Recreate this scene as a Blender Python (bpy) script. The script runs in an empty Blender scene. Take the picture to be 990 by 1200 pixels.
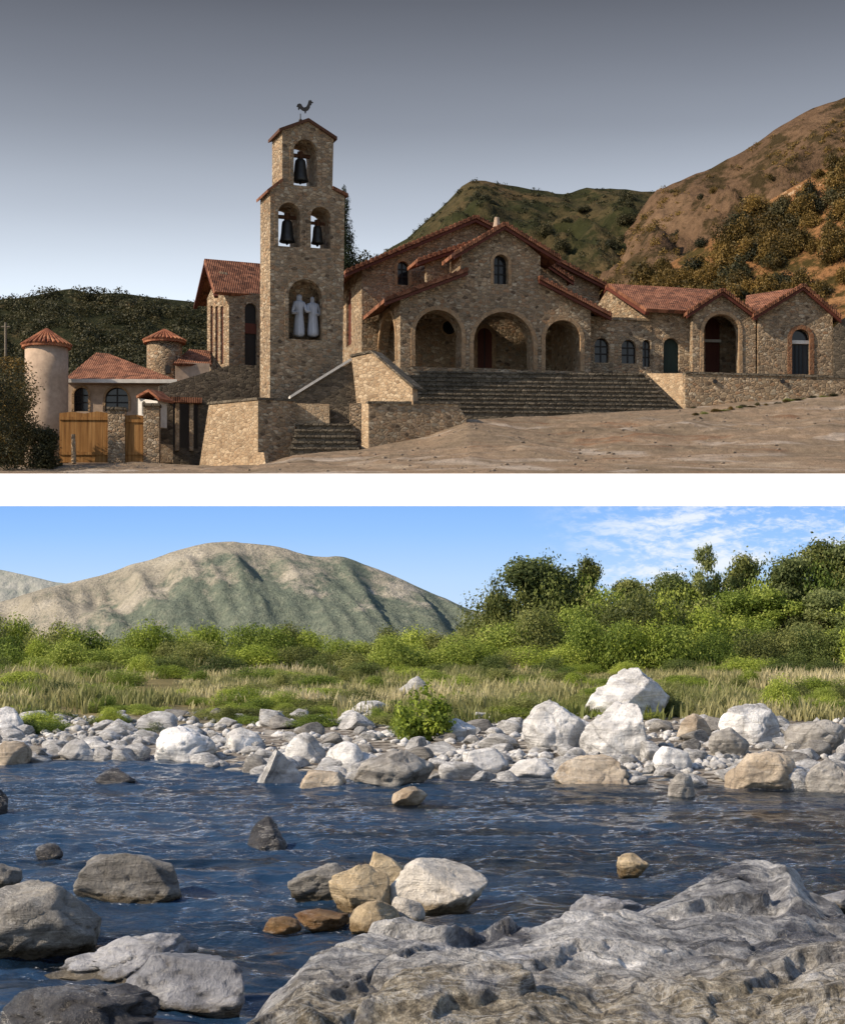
import bpy, bmesh, math, random
import numpy as np
from math import radians, sin, cos, pi, sqrt
from mathutils import Vector, Matrix, noise as mnoise
from mathutils.geometry import tessellate_polygon

# ------------------------------------------------------------------ scene
S = bpy.context.scene
COL = S.collection
F, H, YH, CX = 2000.0, 1.6, 735.0, 495.0     # focal length in photo pixels, eye height, horizon row, centre column

def at(px, py, Y):
    return Vector(((px - CX) / F * Y, Y, H + (YH - py) / F * Y))

S.render.engine = 'CYCLES'
S.cycles.max_bounces = 6
S.cycles.diffuse_bounces = 3
S.cycles.glossy_bounces = 3
S.cycles.transmission_bounces = 3
S.cycles.transparent_max_bounces = 8
S.cycles.caustics_reflective = False
S.cycles.caustics_refractive = False
S.cycles.use_denoising = True
S.cycles.sample_clamp_indirect = 4.0
S.view_settings.view_transform = 'Standard'
S.view_settings.look = 'None'
S.view_settings.gamma = 1.0
S.view_settings.use_curve_mapping = False
S.view_settings.exposure = 0.35

cam = bpy.data.cameras.new('camera'); camo = bpy.data.objects.new('camera', cam); COL.objects.link(camo)
camo.location = (0, 0, H); camo.rotation_euler = (pi / 2, 0, 0)
cam.sensor_fit = 'VERTICAL'; cam.sensor_height = 36.0; cam.lens = 36.0 * F / 1200.0
cam.shift_y = (YH - 600.0) / 1200.0
cam.clip_start = 0.1; cam.clip_end = 2000.0
S.camera = camo

# sun: from the left, a little in front of the picture plane
SUN_EL, SUN_AZ_FRONT = 35.0, 20.0
sv = Vector((-cos(radians(SUN_EL)) * cos(radians(SUN_AZ_FRONT)), -cos(radians(SUN_EL)) * sin(radians(SUN_AZ_FRONT)), sin(radians(SUN_EL))))
sl = bpy.data.lights.new('sun', 'SUN'); sl.energy = 4.8; sl.angle = radians(0.5); sl.color = (1.0, 0.83, 0.63)
so = bpy.data.objects.new('sun', sl); COL.objects.link(so)
so.rotation_euler = sv.to_track_quat('Z', 'Y').to_euler(); so.location = (-30, -10, 40)

# ------------------------------------------------------------------ node helper
class NT:
    def __init__(s, tree): s.t = tree; s.n = tree.nodes; s.l = tree.links
    def add(s, typ, ins=None, **kw):
        n = s.n.new(typ)
        for k, v in kw.items(): setattr(n, k, v)
        if ins:
            for k, v in ins.items(): s.set(n, k, v)
        return n
    def set(s, n, k, v):
        sock = n.inputs[k]
        if isinstance(v, bpy.types.NodeSocket): s.l.new(v, sock)
        elif isinstance(v, bpy.types.Node): s.l.new(v.outputs[0], sock)
        else:
            if isinstance(v, (tuple, list)) and len(v) == 3 and sock.type == 'RGBA': v = (*v, 1)
            sock.default_value = v
    def ramp(s, fac, stops, interp='LINEAR'):
        n = s.n.new('ShaderNodeValToRGB'); cr = n.color_ramp; cr.interpolation = interp
        while len(cr.elements) > 1: cr.elements.remove(cr.elements[0])
        cr.elements[0].position = stops[0][0]; c = stops[0][1]; cr.elements[0].color = (*c, 1) if len(c) == 3 else c
        for p, c in stops[1:]:
            e = cr.elements.new(p); e.color = (*c, 1) if len(c) == 3 else c
        s.set(n, 'Fac', fac); return n.outputs['Color']
    def math(s, op, a, b=0.0, c=None, clamp=False):
        n = s.n.new('ShaderNodeMath'); n.operation = op; n.use_clamp = clamp
        s.set(n, 0, a); s.set(n, 1, b)
        if c is not None: s.set(n, 2, c)
        return n.outputs[0]
    def mix(s, fac, a, b, blend='MIX'):
        n = s.n.new('ShaderNodeMix'); n.data_type = 'RGBA'; n.blend_type = blend
        s.set(n, 0, fac); s.set(n, 6, a); s.set(n, 7, b); return n.outputs[2]
    def maprange(s, v, a, b, c=0.0, d=1.0, smooth=False):
        n = s.n.new('ShaderNodeMapRange'); n.interpolation_type = 'SMOOTHSTEP' if smooth else 'LINEAR'
        s.set(n, 0, v); s.set(n, 1, a); s.set(n, 2, b); s.set(n, 3, c); s.set(n, 4, d); return n.outputs[0]
    def noise(s, vec, scale, detail=4.0, rough=0.55, dist=0.0):
        n = s.add('ShaderNodeTexNoise', {'Vector': vec, 'Scale': scale, 'Detail': detail, 'Roughness': rough, 'Distortion': dist}); return n
    def mapping(s, vec, scale=(1, 1, 1), rot=(0, 0, 0), loc=(0, 0, 0)):
        return s.add('ShaderNodeMapping', {'Vector': vec, 'Scale': scale, 'Rotation': rot, 'Location': loc}).outputs[0]
    def bump(s, h, strength=0.5, dist=0.05, normal=None):
        n = s.add('ShaderNodeBump', {'Height': h, 'Strength': strength, 'Distance': dist})
        if normal is not None: s.set(n, 'Normal', normal)
        return n.outputs[0]

def material(name):
    m = bpy.data.materials.new(name); m.use_nodes = True
    m.node_tree.nodes.clear(); t = NT(m.node_tree)
    t.out = t.add('ShaderNodeOutputMaterial')
    return m, t
def principled(t, color, rough=0.8, normal=None, spec=0.3, **kw):
    p = t.add('ShaderNodeBsdfPrincipled', {'Base Color': color, 'Roughness': rough, 'Specular IOR Level': spec, **kw})
    if normal is not None: t.set(p, 'Normal', normal)
    t.l.new(p.outputs[0], t.out.inputs['Surface']); return p
def objco(t): return t.add('ShaderNodeTexCoord').outputs['Object']
def posco(t): return t.add('ShaderNodeNewGeometry').outputs['Position']

# ------------------------------------------------------------------ world: dusky greyed Nishita sky
w = bpy.data.worlds.new('World'); S.world = w; w.use_nodes = True
w.node_tree.nodes.clear(); t = NT(w.node_tree)
sky = t.add('ShaderNodeTexSky', sky_type='NISHITA', sun_disc=False, sun_elevation=radians(SUN_EL), air_density=1.0, dust_density=0.6, ozone_density=1.0)
sky.sun_rotation = math.atan2(sv.x, sv.y)
tc = t.add('ShaderNodeTexCoord')
sep = t.add('ShaderNodeSeparateXYZ', {0: tc.outputs['Generated']})
hsv = t.add('ShaderNodeHueSaturation', {'Saturation': 0.30, 'Color': sky.outputs[0]})
# a veil of thin high cloud greys the low sky and thins out towards the zenith
veil = t.maprange(sep.outputs[2], 0.36, 0.62, 1.0, 0.0, True)
tint = t.ramp(sep.outputs[2], [(0.0, (.54, .55, .55)), (0.10, (.54, .55, .55)), (0.141, (.51, .525, .53)), (0.189, (.43, .445, .46)), (0.235, (.295, .303, .318)), (.28, (.182, .186, .198)), (0.345, (.092, .093, .101)), (0.42, (.22, .22, .24)), (0.50, (.42, .42, .44)), (0.7, (.5, .5, .5))])
cl = t.noise(t.mapping(tc.outputs['Generated'], (1.2, 1.2, 7)), 2.2, 4, 0.5)
tint = t.mix(0.12, tint, t.ramp(cl.outputs[0], [(0.3, (0.4, 0.4, 0.45)), (0.7, (1, 1, 1))]), 'MULTIPLY')
c1 = t.mix(1.0, hsv.outputs[0], tint, 'MULTIPLY')
c1 = t.mix(1.0, c1, (2.5, 2.5, 2.5), 'MULTIPLY')
c1 = t.mix(t.maprange(sep.outputs[1], -.2, .5, .35, 0.0, True), c1, (0, 0, 0))      # the glow lies over the hills, the opposite sky is duller
c = t.mix(veil, sky.outputs[0], c1)
bg = t.add('ShaderNodeBackground', {'Color': c, 'Strength': 0.15})
t.l.new(bg.outputs[0], t.add('ShaderNodeOutputWorld').inputs[0])

# ------------------------------------------------------------------ materials
M = {}
def stone_mat(name, stops, scale, mortar, zs=1.6, bump=0.6, width=0.06, stain=0.35):
    m, t = material(name); co = objco(t)
    wob = t.noise(co, 1.7, 3); co2 = t.mix(0.05, co, wob.outputs['Color'])
    mp = t.mapping(co2, (1, 1, zs))
    v = t.add('ShaderNodeTexVoronoi', {'Vector': mp, 'Scale': scale, 'Randomness': 0.9})
    e = t.add('ShaderNodeTexVoronoi', {'Vector': mp, 'Scale': scale, 'Randomness': 0.9}, feature='DISTANCE_TO_EDGE')
    sx = t.add('ShaderNodeSeparateColor', {0: v.outputs['Color']})
    col = t.ramp(sx.outputs[0], stops)
    fine = t.noise(co, 14, 4, 0.7)
    col = t.mix(0.45, col, t.ramp(fine.outputs[0], [(0.3, (0.35, 0.35, 0.35)), (0.7, (1.3, 1.3, 1.3))]), 'MULTIPLY')
    big = t.noise(co, 0.5, 3)
    col = t.mix(stain, col, t.ramp(big.outputs[0], [(0.35, (0.55, 0.54, 0.5)), (0.65, (1.15, 1.12, 1.05))]), 'MULTIPLY')
    mm = t.maprange(e.outputs[0], width * 0.35, width, 1.0, 0.0)
    col = t.mix(mm, col, mortar)
    h = t.math('ADD', t.math('MULTIPLY', t.maprange(e.outputs[0], 0, width * 2.2), 1.0), t.math('MULTIPLY', fine.outputs[0], 0.5))
    principled(t, col, 0.92, t.bump(h, bump, 0.06), 0.15)
    M[name] = m
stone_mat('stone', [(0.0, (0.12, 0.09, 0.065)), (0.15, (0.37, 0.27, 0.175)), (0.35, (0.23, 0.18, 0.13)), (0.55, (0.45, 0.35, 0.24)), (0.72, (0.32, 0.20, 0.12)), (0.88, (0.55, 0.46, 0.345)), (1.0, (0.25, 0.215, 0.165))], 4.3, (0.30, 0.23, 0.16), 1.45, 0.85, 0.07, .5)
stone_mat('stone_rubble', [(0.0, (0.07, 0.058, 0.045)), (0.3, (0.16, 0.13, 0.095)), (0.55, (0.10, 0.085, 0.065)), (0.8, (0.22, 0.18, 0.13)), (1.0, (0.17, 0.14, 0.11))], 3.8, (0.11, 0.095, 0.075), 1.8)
stone_mat('stone_pale_sunlit', [(0.0, (0.27, 0.19, 0.12)), (0.3, (0.50, 0.38, 0.255)), (0.6, (0.40, 0.28, 0.175)), (1.0, (0.60, 0.48, 0.34))], 4.6, (0.30, 0.24, 0.17), 1.5, 0.5)  # lighter copy of stone, sunlight put into its colour; also for pale posts and blocks
stone_mat('stone_step', [(0.0, (0.10, 0.085, 0.065)), (0.4, (0.18, 0.155, 0.12)), (0.7, (0.13, 0.11, 0.085)), (1.0, (0.24, 0.205, 0.16))], 3.2, (0.07, 0.06, 0.047), 1.2)
stone_mat('arch_stone', [(0.0, (0.30, 0.20, 0.12)), (0.5, (0.42, 0.30, 0.19)), (1.0, (0.36, 0.23, 0.13))], 4.0, (0.24, 0.18, 0.12), 1.0, 0.4)

def plain(name, col, rough=0.8, var=0.3, scale=4.0, bump=0.15, spec=0.3, metal=0.0, stretch=(1, 1, 1)):
    m, t = material(name); co = t.mapping(objco(t), stretch)
    n = t.noise(co, scale, 5, 0.65); n2 = t.noise(co, scale * 0.17, 3)
    c = t.mix(var, col, t.ramp(n.outputs[0], [(0.28, (0.35, 0.35, 0.35)), (0.72, (1.45, 1.45, 1.45))]), 'MULTIPLY')
    c = t.mix(var * 0.8, c, t.ramp(n2.outputs[0], [(0.35, (0.6, 0.58, 0.55)), (0.65, (1.2, 1.2, 1.2))]), 'MULTIPLY')
    principled(t, c, rough, t.bump(n.outputs[0], bump, 0.03), spec, Metallic=metal); M[name] = m
plain('plaster', (0.42, 0.325, 0.25), 0.9, 0.4, 3.0, 0.3)
plain('white_paint', (0.62, 0.60, 0.56), 0.7, 0.25)
plain('statue_white', (0.36, 0.38, 0.43), 0.6, 0.45, 5, 1.0, 0.3, 0, (3, 3, .35))
m_ = None
plain('dark_robe', (0.012, 0.016, 0.03), 0.7, 0.3, 6)
plain('bronze', (0.05, 0.05, 0.048), 0.5, 0.6, 5, 0.2, 0.5, 0.5)
plain('iron', (0.02, 0.02, 0.022), 0.6, 0.3)
plain('red_wood', (0.10, 0.027, 0.016), 0.6, 0.45, 9, 0.3, 0.3, 0, (6, 6, 0.6))
plain('brown_wood', (0.085, 0.036, 0.018), 0.7, 0.45, 9, 0.3, 0.3, 0, (6, 6, 0.6))
plain('green_wood', (0.012, 0.028, 0.022), 0.6, 0.4, 9, 0.2, 0.3, 0, (6, 6, 0.6))
plain('blue_wood', (0.03, 0.038, 0.045), 0.6, 0.4, 9, 0.2, 0.3, 0, (6, 6, 0.6))
plain('grey_wood', (0.16, 0.14, 0.11), 0.8, 0.4, 9, 0.2)
plain('dark_shutter', (0.015, 0.013, 0.013), 0.5, 0.4, 8)
plain('bark', (0.055, 0.042, 0.03), 0.9, 0.5, 8, 0.5)
m, t = material('glass'); principled(t, (0.012, 0.014, 0.018), 0.12, None, 0.5); M['glass'] = m
# fence of vertical planks
m, t = material('orange_planks'); co = objco(t)
wv = t.add('ShaderNodeTexWave', {'Vector': co, 'Scale': 1.6, 'Distortion': 0.1}, bands_direction='X', wave_profile='SAW')
vn_ = t.noise(t.mapping(co, (3.2, 3.2, 0.2)), 2.0, 4, 0.6)
c = t.ramp(vn_.outputs[0], [(0.3, (0.16, 0.072, 0.022)), (0.5, (0.27, 0.135, 0.042)), (0.7, (0.36, 0.20, 0.075))])
c = t.mix(t.maprange(wv.outputs[0], 0.0, 0.10, 0.8, 0.0), c, (0.06, 0.03, 0.01))
principled(t, c, 0.75, t.bump(wv.outputs[0], 0.3, 0.03), 0.2); M['orange_planks'] = m
# barrel roof tiles: ribs run up the slope (local coordinates of each roof hold world axes)
def tile_mat(name, axis, base=((0.10, 0.045, 0.027), (0.20, 0.085, 0.048), (0.29, 0.135, 0.08))):
    m, t = material(name); co = objco(t)
    wv = t.add('ShaderNodeTexWave', {'Vector': co, 'Scale': 2.6, 'Distortion': 0.8, 'Detail': 1.0}, bands_direction=axis, wave_profile='SIN')
    rows = t.add('ShaderNodeTexWave', {'Vector': co, 'Scale': 1.3, 'Distortion': 0.5, 'Detail': 1.0}, bands_direction='Z', wave_profile='SAW')
    v = t.add('ShaderNodeTexVoronoi', {'Vector': co, 'Scale': 3.2}); sx = t.add('ShaderNodeSeparateColor', {0: v.outputs['Color']})
    c = t.ramp(sx.outputs[0], [(0.0, base[0]), (0.45, base[1]), (1.0, base[2])])
    n = t.noise(co, 1.1, 4); c = t.mix(0.5, c, t.ramp(n.outputs[0], [(0.35, (0.5, 0.5, 0.52)), (0.65, (1.2, 1.15, 1.1))]), 'MULTIPLY')
    h = t.math('ADD', wv.outputs[0], t.math('MULTIPLY', rows.outputs[0], 0.5))
    c = t.mix(t.maprange(wv.outputs[0], 0.0, 0.3, 0.08, 0.0), c, (0.045, 0.018, 0.013))
    principled(t, c, 0.85, t.bump(h, 0.5, 0.06), 0.2); M[name] = m
tile_mat('tiles', 'X'); tile_mat('tiles_round', 'DIAGONAL', ((0.17, 0.06, 0.034), (0.28, 0.11, 0.06), (0.38, 0.18, 0.10)))

def rock_mat(name, cols, veins=0.35, wet=None, rough=0.85, scale=1.0, moss=None):
    m, t = material(name); co = objco(t); pos = posco(t)
    oi = t.add('ShaderNodeObjectInfo')
    mp = t.mapping(co, (1, 1, 1)); t.l.new(t.add('ShaderNodeCombineXYZ', {0: t.math('MULTIPLY', oi.outputs['Random'], 60), 1: t.math('MULTIPLY', oi.outputs['Random'], 17)}).outputs[0], mp.node.inputs['Location'])
    n1 = t.noise(mp, 1.6 * scale, 8, 0.62, 0.6); n2 = t.noise(mp, 9 * scale, 6, 0.7); n3 = t.noise(t.mapping(mp, (0.5, 0.5, 3.0), (0.5, 0.35, 0)), 2.2 * scale, 7, 0.65, 1.2)
    c = t.ramp(n1.outputs[0], [(0.25, cols[0]), (0.45, cols[1]), (0.6, cols[2]), (0.78, cols[3])])
    c = t.mix(veins, c, t.ramp(n3.outputs[0], [(0.36, (0.45, 0.44, 0.44)), (0.5, (1, 1, 1)), (0.62, (1.35, 1.33, 1.3))]), 'MULTIPLY')
    c = t.mix(0.5, c, t.ramp(n2.outputs[0], [(0.3, (0.45, 0.45, 0.45)), (0.5, (1, 1, 1)), (0.7, (1.3, 1.3, 1.3))]), 'MULTIPLY')
    tone = t.maprange(oi.outputs['Random'], 0, 1, 0.86, 1.10)
    ck = t.add('ShaderNodeTexVoronoi', {'Vector': t.mix(.22, mp, n1.outputs['Color']), 'Scale': .85 * scale}, feature='DISTANCE_TO_EDGE')
    c = t.mix(t.maprange(ck.outputs[0], .002, .011, .38, 0), c, (.05, .047, .043))
    vv = t.math('ABSOLUTE', t.math('SUBTRACT', n3.outputs[0], .55)); c = t.mix(t.maprange(vv, .0, .010, .45, 0), c, (.62, .61, .58))
    hs = t.add('ShaderNodeHueSaturation', {'Color': c, 'Value': tone}); c = hs.outputs[0]
    rg = rough
    if moss is not None:
        mk = t.maprange(t.noise(mp, 2.6 * scale, 6, 0.7).outputs[0], 0.50, 0.62)
        c = t.mix(t.math('MULTIPLY', mk, 0.8), c, moss)
    if wet is not None:      # the river keeps the foot of the stone wet and algae-stained
        z = t.add('ShaderNodeSeparateXYZ', {0: pos}).outputs[2]
        line = t.math('ADD', z, t.math('MULTIPLY', t.math('SUBTRACT', n2.outputs[0], 0.5), 0.10))
        wm = t.maprange(line, wet, wet + 0.035, 1.0, 0.0)
        c = t.mix(wm, c, t.mix(1.0, c, (0.42, 0.36, 0.26), 'MULTIPLY'))
        rg = t.maprange(wm, 0, 1, rough, 0.25)
    h = t.math('ADD', t.math('MULTIPLY', n1.outputs[0], 1.2), t.math('ADD', t.math('MULTIPLY', n2.outputs[0], 0.5), t.math('MULTIPLY', n3.outputs[0], 0.8)))
    n4 = t.noise(mp, 34 * scale, 5, .75); c2 = t.mix(.35, c, t.ramp(n4.outputs[0], [(.32, (.35, .35, .36)), (.48, (1, 1, 1)), (.7, (1.35, 1.35, 1.35))]), 'MULTIPLY')
    principled(t, c2, rg, t.bump(t.math('ADD', h, t.math('MULTIPLY', n4.outputs[0], .3)), 1.0, 0.05), 0.3); M[name] = m
rock_mat('rock_pale', [(0.22, 0.22, 0.215), (0.48, 0.485, 0.49), (0.70, 0.71, 0.72), (0.84, 0.85, 0.86)], 0.6)
rock_mat('rock_grey', [(0.16, 0.155, 0.15), (0.27, 0.26, 0.245), (0.36, 0.35, 0.33), (0.50, 0.49, 0.47)], 0.55)
rock_mat('rock_brown', [(0.22, 0.17, 0.12), (0.36, 0.30, 0.23), (0.46, 0.40, 0.32), (0.58, 0.53, 0.45)], 0.5)
rock_mat('rock_river', [(0.10, 0.10, 0.10), (0.19, 0.185, 0.175), (0.27, 0.26, 0.24), (0.40, 0.39, 0.36)], 0.6, 0.03, 0.6, 1.6)
rock_mat('rock_tan', [(0.30, 0.22, 0.13), (0.46, 0.36, 0.23), (0.55, 0.45, 0.30), (0.66, 0.58, 0.44)], 0.45, 0.03, 0.75, 1.8)
rock_mat('rock_white', [(0.42, 0.39, 0.35), (0.58, 0.55, 0.50), (0.68, 0.65, 0.60), (0.76, 0.74, 0.70)], 0.4, 0.03, 0.75, 1.8)
rock_mat('rock_wet', [(0.02, 0.02, 0.022), (0.05, 0.05, 0.055), (0.09, 0.09, 0.095), (0.18, 0.18, 0.19)], 0.6, None, 0.22, 1.6)
rock_mat('rock_rust', [(0.06, 0.032, 0.014), (0.15, 0.08, 0.034), (0.23, 0.14, 0.062), (0.36, 0.26, 0.15)], 0.5, None, 0.3, 2.0)
rock_mat('rock_slate', [(0.13, 0.14, 0.16), (0.24, 0.25, 0.28), (0.36, 0.37, 0.40), (0.55, 0.56, 0.60)], 0.6, 0.02, 0.35, 1.3)
rock_mat('gravel', [(0.14, 0.12, 0.09), (0.30, 0.27, 0.23), (0.46, 0.43, 0.38), (0.60, 0.57, 0.52)], 0.4, None, 0.9, 2.4)

def leaf_mat(name, c0, c1, c2, trans=0.35):
    m, t = material(name); oi = t.add('ShaderNodeObjectInfo'); co = objco(t)
    n = t.noise(co, 0.9, 3, 0.6); g = t.add('ShaderNodeAttribute', attribute_name='tone')
    f = t.math('ADD', t.math('MULTIPLY', n.outputs[0], 0.5), t.math('MULTIPLY', g.outputs['Fac'], 0.55))
    f = t.math('ADD', f, t.math('MULTIPLY', t.math('SUBTRACT', oi.outputs['Random'], 0.5), 0.35))
    c = t.ramp(f, [(0.22, c0), (0.5, c1), (0.82, c2)])
    d = t.add('ShaderNodeBsdfPrincipled', {'Base Color': c, 'Roughness': 0.6, 'Specular IOR Level': 0.25})
    tr = t.add('ShaderNodeBsdfTranslucent', {'Color': c})
    mx = t.add('ShaderNodeMixShader', {0: trans, 1: d.outputs[0], 2: tr.outputs[0]})
    t.l.new(mx.outputs[0], t.out.inputs[0]); M[name] = m
leaf_mat('leaf_bright', (0.10, 0.15, 0.022), (0.28, 0.36, 0.05), (0.46, 0.52, 0.11))
leaf_mat('leaf_mid', (0.065, 0.11, 0.02), (0.215, 0.29, 0.048), (0.39, 0.45, 0.10))
leaf_mat('leaf_olive', (0.06, 0.08, 0.024), (0.19, 0.215, 0.06), (0.35, 0.37, 0.13))
leaf_mat('leaf_dark', (0.032, 0.052, 0.016), (0.09, 0.128, 0.034), (0.19, 0.23, 0.06))
leaf_mat('leaf_tree', (0.06, 0.088, 0.030), (0.17, 0.21, 0.075), (0.32, 0.36, 0.14), .45)
leaf_mat('leaf_conifer', (0.006, 0.012, 0.006), (0.014, 0.026, 0.012), (0.03, 0.045, 0.02))
leaf_mat('leaf_dusk', (0.014, 0.017, 0.008), (0.042, 0.044, 0.018), (0.10, 0.085, 0.035), 0.25)
leaf_mat('leaf_autumn', (0.034, 0.028, 0.008), (0.115, 0.080, 0.020), (0.245, 0.155, 0.038), 0.25)
leaf_mat('grass_blades', (0.15, 0.18, 0.05), (0.43, 0.40, 0.20), (0.68, 0.60, 0.40), 0.4)

# ------------------------------------------------------------------ numpy noise
_rs = np.random.RandomState(11); _tab = _rs.rand(256, 256)
def vn(x, y, s=0):
    x = np.asarray(x, float) + s * 17.31; y = np.asarray(y, float) + s * 7.77
    xi = np.floor(x).astype(int); yi = np.floor(y).astype(int); fx = x - xi; fy = y - yi
    fx = fx * fx * (3 - 2 * fx); fy = fy * fy * (3 - 2 * fy)
    a = _tab[xi & 255, yi & 255]; b = _tab[(xi + 1) & 255, yi & 255]; c = _tab[xi & 255, (yi + 1) & 255]; d = _tab[(xi + 1) & 255, (yi + 1) & 255]
    return (a * (1 - fx) + b * fx) * (1 - fy) + (c * (1 - fx) + d * fx) * fy - 0.5
def fbm(x, y, o=5, s=0, g=0.5, ridge=False):
    r = 0; a = 1.0; f = 1.0
    for k in range(o):
        n = vn(np.asarray(x) * f, np.asarray(y) * f, s + k * 3)
        if ridge: n = 0.5 - np.abs(n) * 2
        r = r + a * n; a *= g; f *= 2.03
    return r

# ------------------------------------------------------------------ object helpers
def tag(o, label=None, cat=None, group=None, kind=None):
    if label: o['label'] = label
    if cat: o['category'] = cat
    if group: o['group'] = group
    if kind: o['kind'] = kind
    return o
def link(name, me, mat=None, parent=None, loc=None):
    o = bpy.data.objects.new(name, me); COL.objects.link(o)
    if mat is not None and me is not None:
        me.materials.append(M[mat] if isinstance(mat, str) else mat)
    if parent is not None: o.parent = parent
    if loc is not None: o.location = loc
    return o
def thing(name, label, cat, loc, group=None):
    o = link(name, None, None, None, loc); o.empty_display_size = 0.3
    return tag(o, label, cat, group, 'thing')
def wpos(o):
    p = Vector(o.location)
    while o.parent is not None: o = o.parent; p += Vector(o.location)
    return p
def np_mesh(name, verts, faces):
    """verts (n,3) array, faces (m,k) array of one polygon size"""
    verts = np.ascontiguousarray(verts, np.float32); faces = np.ascontiguousarray(faces, np.int32)
    me = bpy.data.meshes.new(name); me.vertices.add(len(verts)); me.vertices.foreach_set('co', verts.ravel())
    k = faces.shape[1]; me.loops.add(faces.size); me.loops.foreach_set('vertex_index', faces.ravel())
    me.polygons.add(len(faces)); me.polygons.foreach_set('loop_start', np.arange(0, faces.size, k, dtype=np.int32))
    try: me.polygons.foreach_set('loop_total', np.full(len(faces), k, np.int32))
    except Exception: pass
    me.update(calc_edges=True); return me
def grid_mesh(name, X, Y, Z, smooth=True):
    n, m = X.shape; v = np.stack([X, Y, Z], -1).reshape(-1, 3)
    i = np.arange(n * m).reshape(n, m)
    f = np.stack([i[:-1, :-1], i[:-1, 1:], i[1:, 1:], i[1:, :-1]], -1).reshape(-1, 4)
    me = np_mesh(name, v, f)
    if smooth: me.polygons.foreach_set('use_smooth', np.ones(len(f), bool))
    return me

class Fr:
    """an upright frame: u along a facade, v away from the viewer, z up; set by one point and a yaw"""
    def __init__(s, px, py, Y, yaw):
        s.o = at(px, py, Y); a = radians(yaw); s.U = Vector((cos(a), sin(a), 0)); s.V = Vector((-sin(a), cos(a), 0)); s.c = Vector((0, 0, H))
    def _ray(s, px, py): return Vector(((px - CX) / F, 1.0, (YH - py) / F))
    def uv(s, px, py, v=0.0):
        d = s._ray(px, py); k = (v + (s.o - s.c).dot(s.V)) / d.dot(s.V); p = s.c + d * k
        return ((p - s.o).dot(s.U), p.z)
    def vu(s, px, py, u=0.0):
        d = s._ray(px, py); k = (u + (s.o - s.c).dot(s.U)) / d.dot(s.U); p = s.c + d * k
        return ((p - s.o).dot(s.V), p.z)
    def P(s, u, v, z): q = s.o + s.U * u + s.V * v; return Vector((q.x, q.y, z))
    def poly(s, pts, v=0.0): return [s.uv(x, y, v) for x, y in pts]
    def upoly(s, pts, u=0.0): return [s.vu(x, y, u) for x, y in pts]
    def arch(s, xl, xr, yt, yb, v=0.0, n=14, grow=0.0):
        ul, zb = s.uv(xl, yb, v); ur, zb2 = s.uv(xr, yb, v); _, zt = s.uv((xl + xr) / 2, yt, v); zb = (zb + zb2) / 2
        return arch_pts(ul - grow, ur + grow, zt + grow, zb, n)
    def uarch(s, xl, xr, yt, yb, u=0.0, n=14, grow=0.0):
        a, zb = s.vu(xl, yb, u); b, zb2 = s.vu(xr, yb, u); _, zt = s.vu((xl + xr) / 2, yt, u); zb = (zb + zb2) / 2
        a, b = min(a, b), max(a, b); return arch_pts(a - grow, b + grow, zt + grow, zb, n)
def arch_pts(l, r, zt, zb, n=14):
    R = (r - l) / 2; c = (l + r) / 2; rise = min(R, zt - zb - 0.05); zs = zt - rise
    return [(l, zb)] + [(c - R * cos(pi * k / n), zs + rise * sin(pi * k / n)) for k in range(n + 1)] + [(r, zb)]

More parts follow.
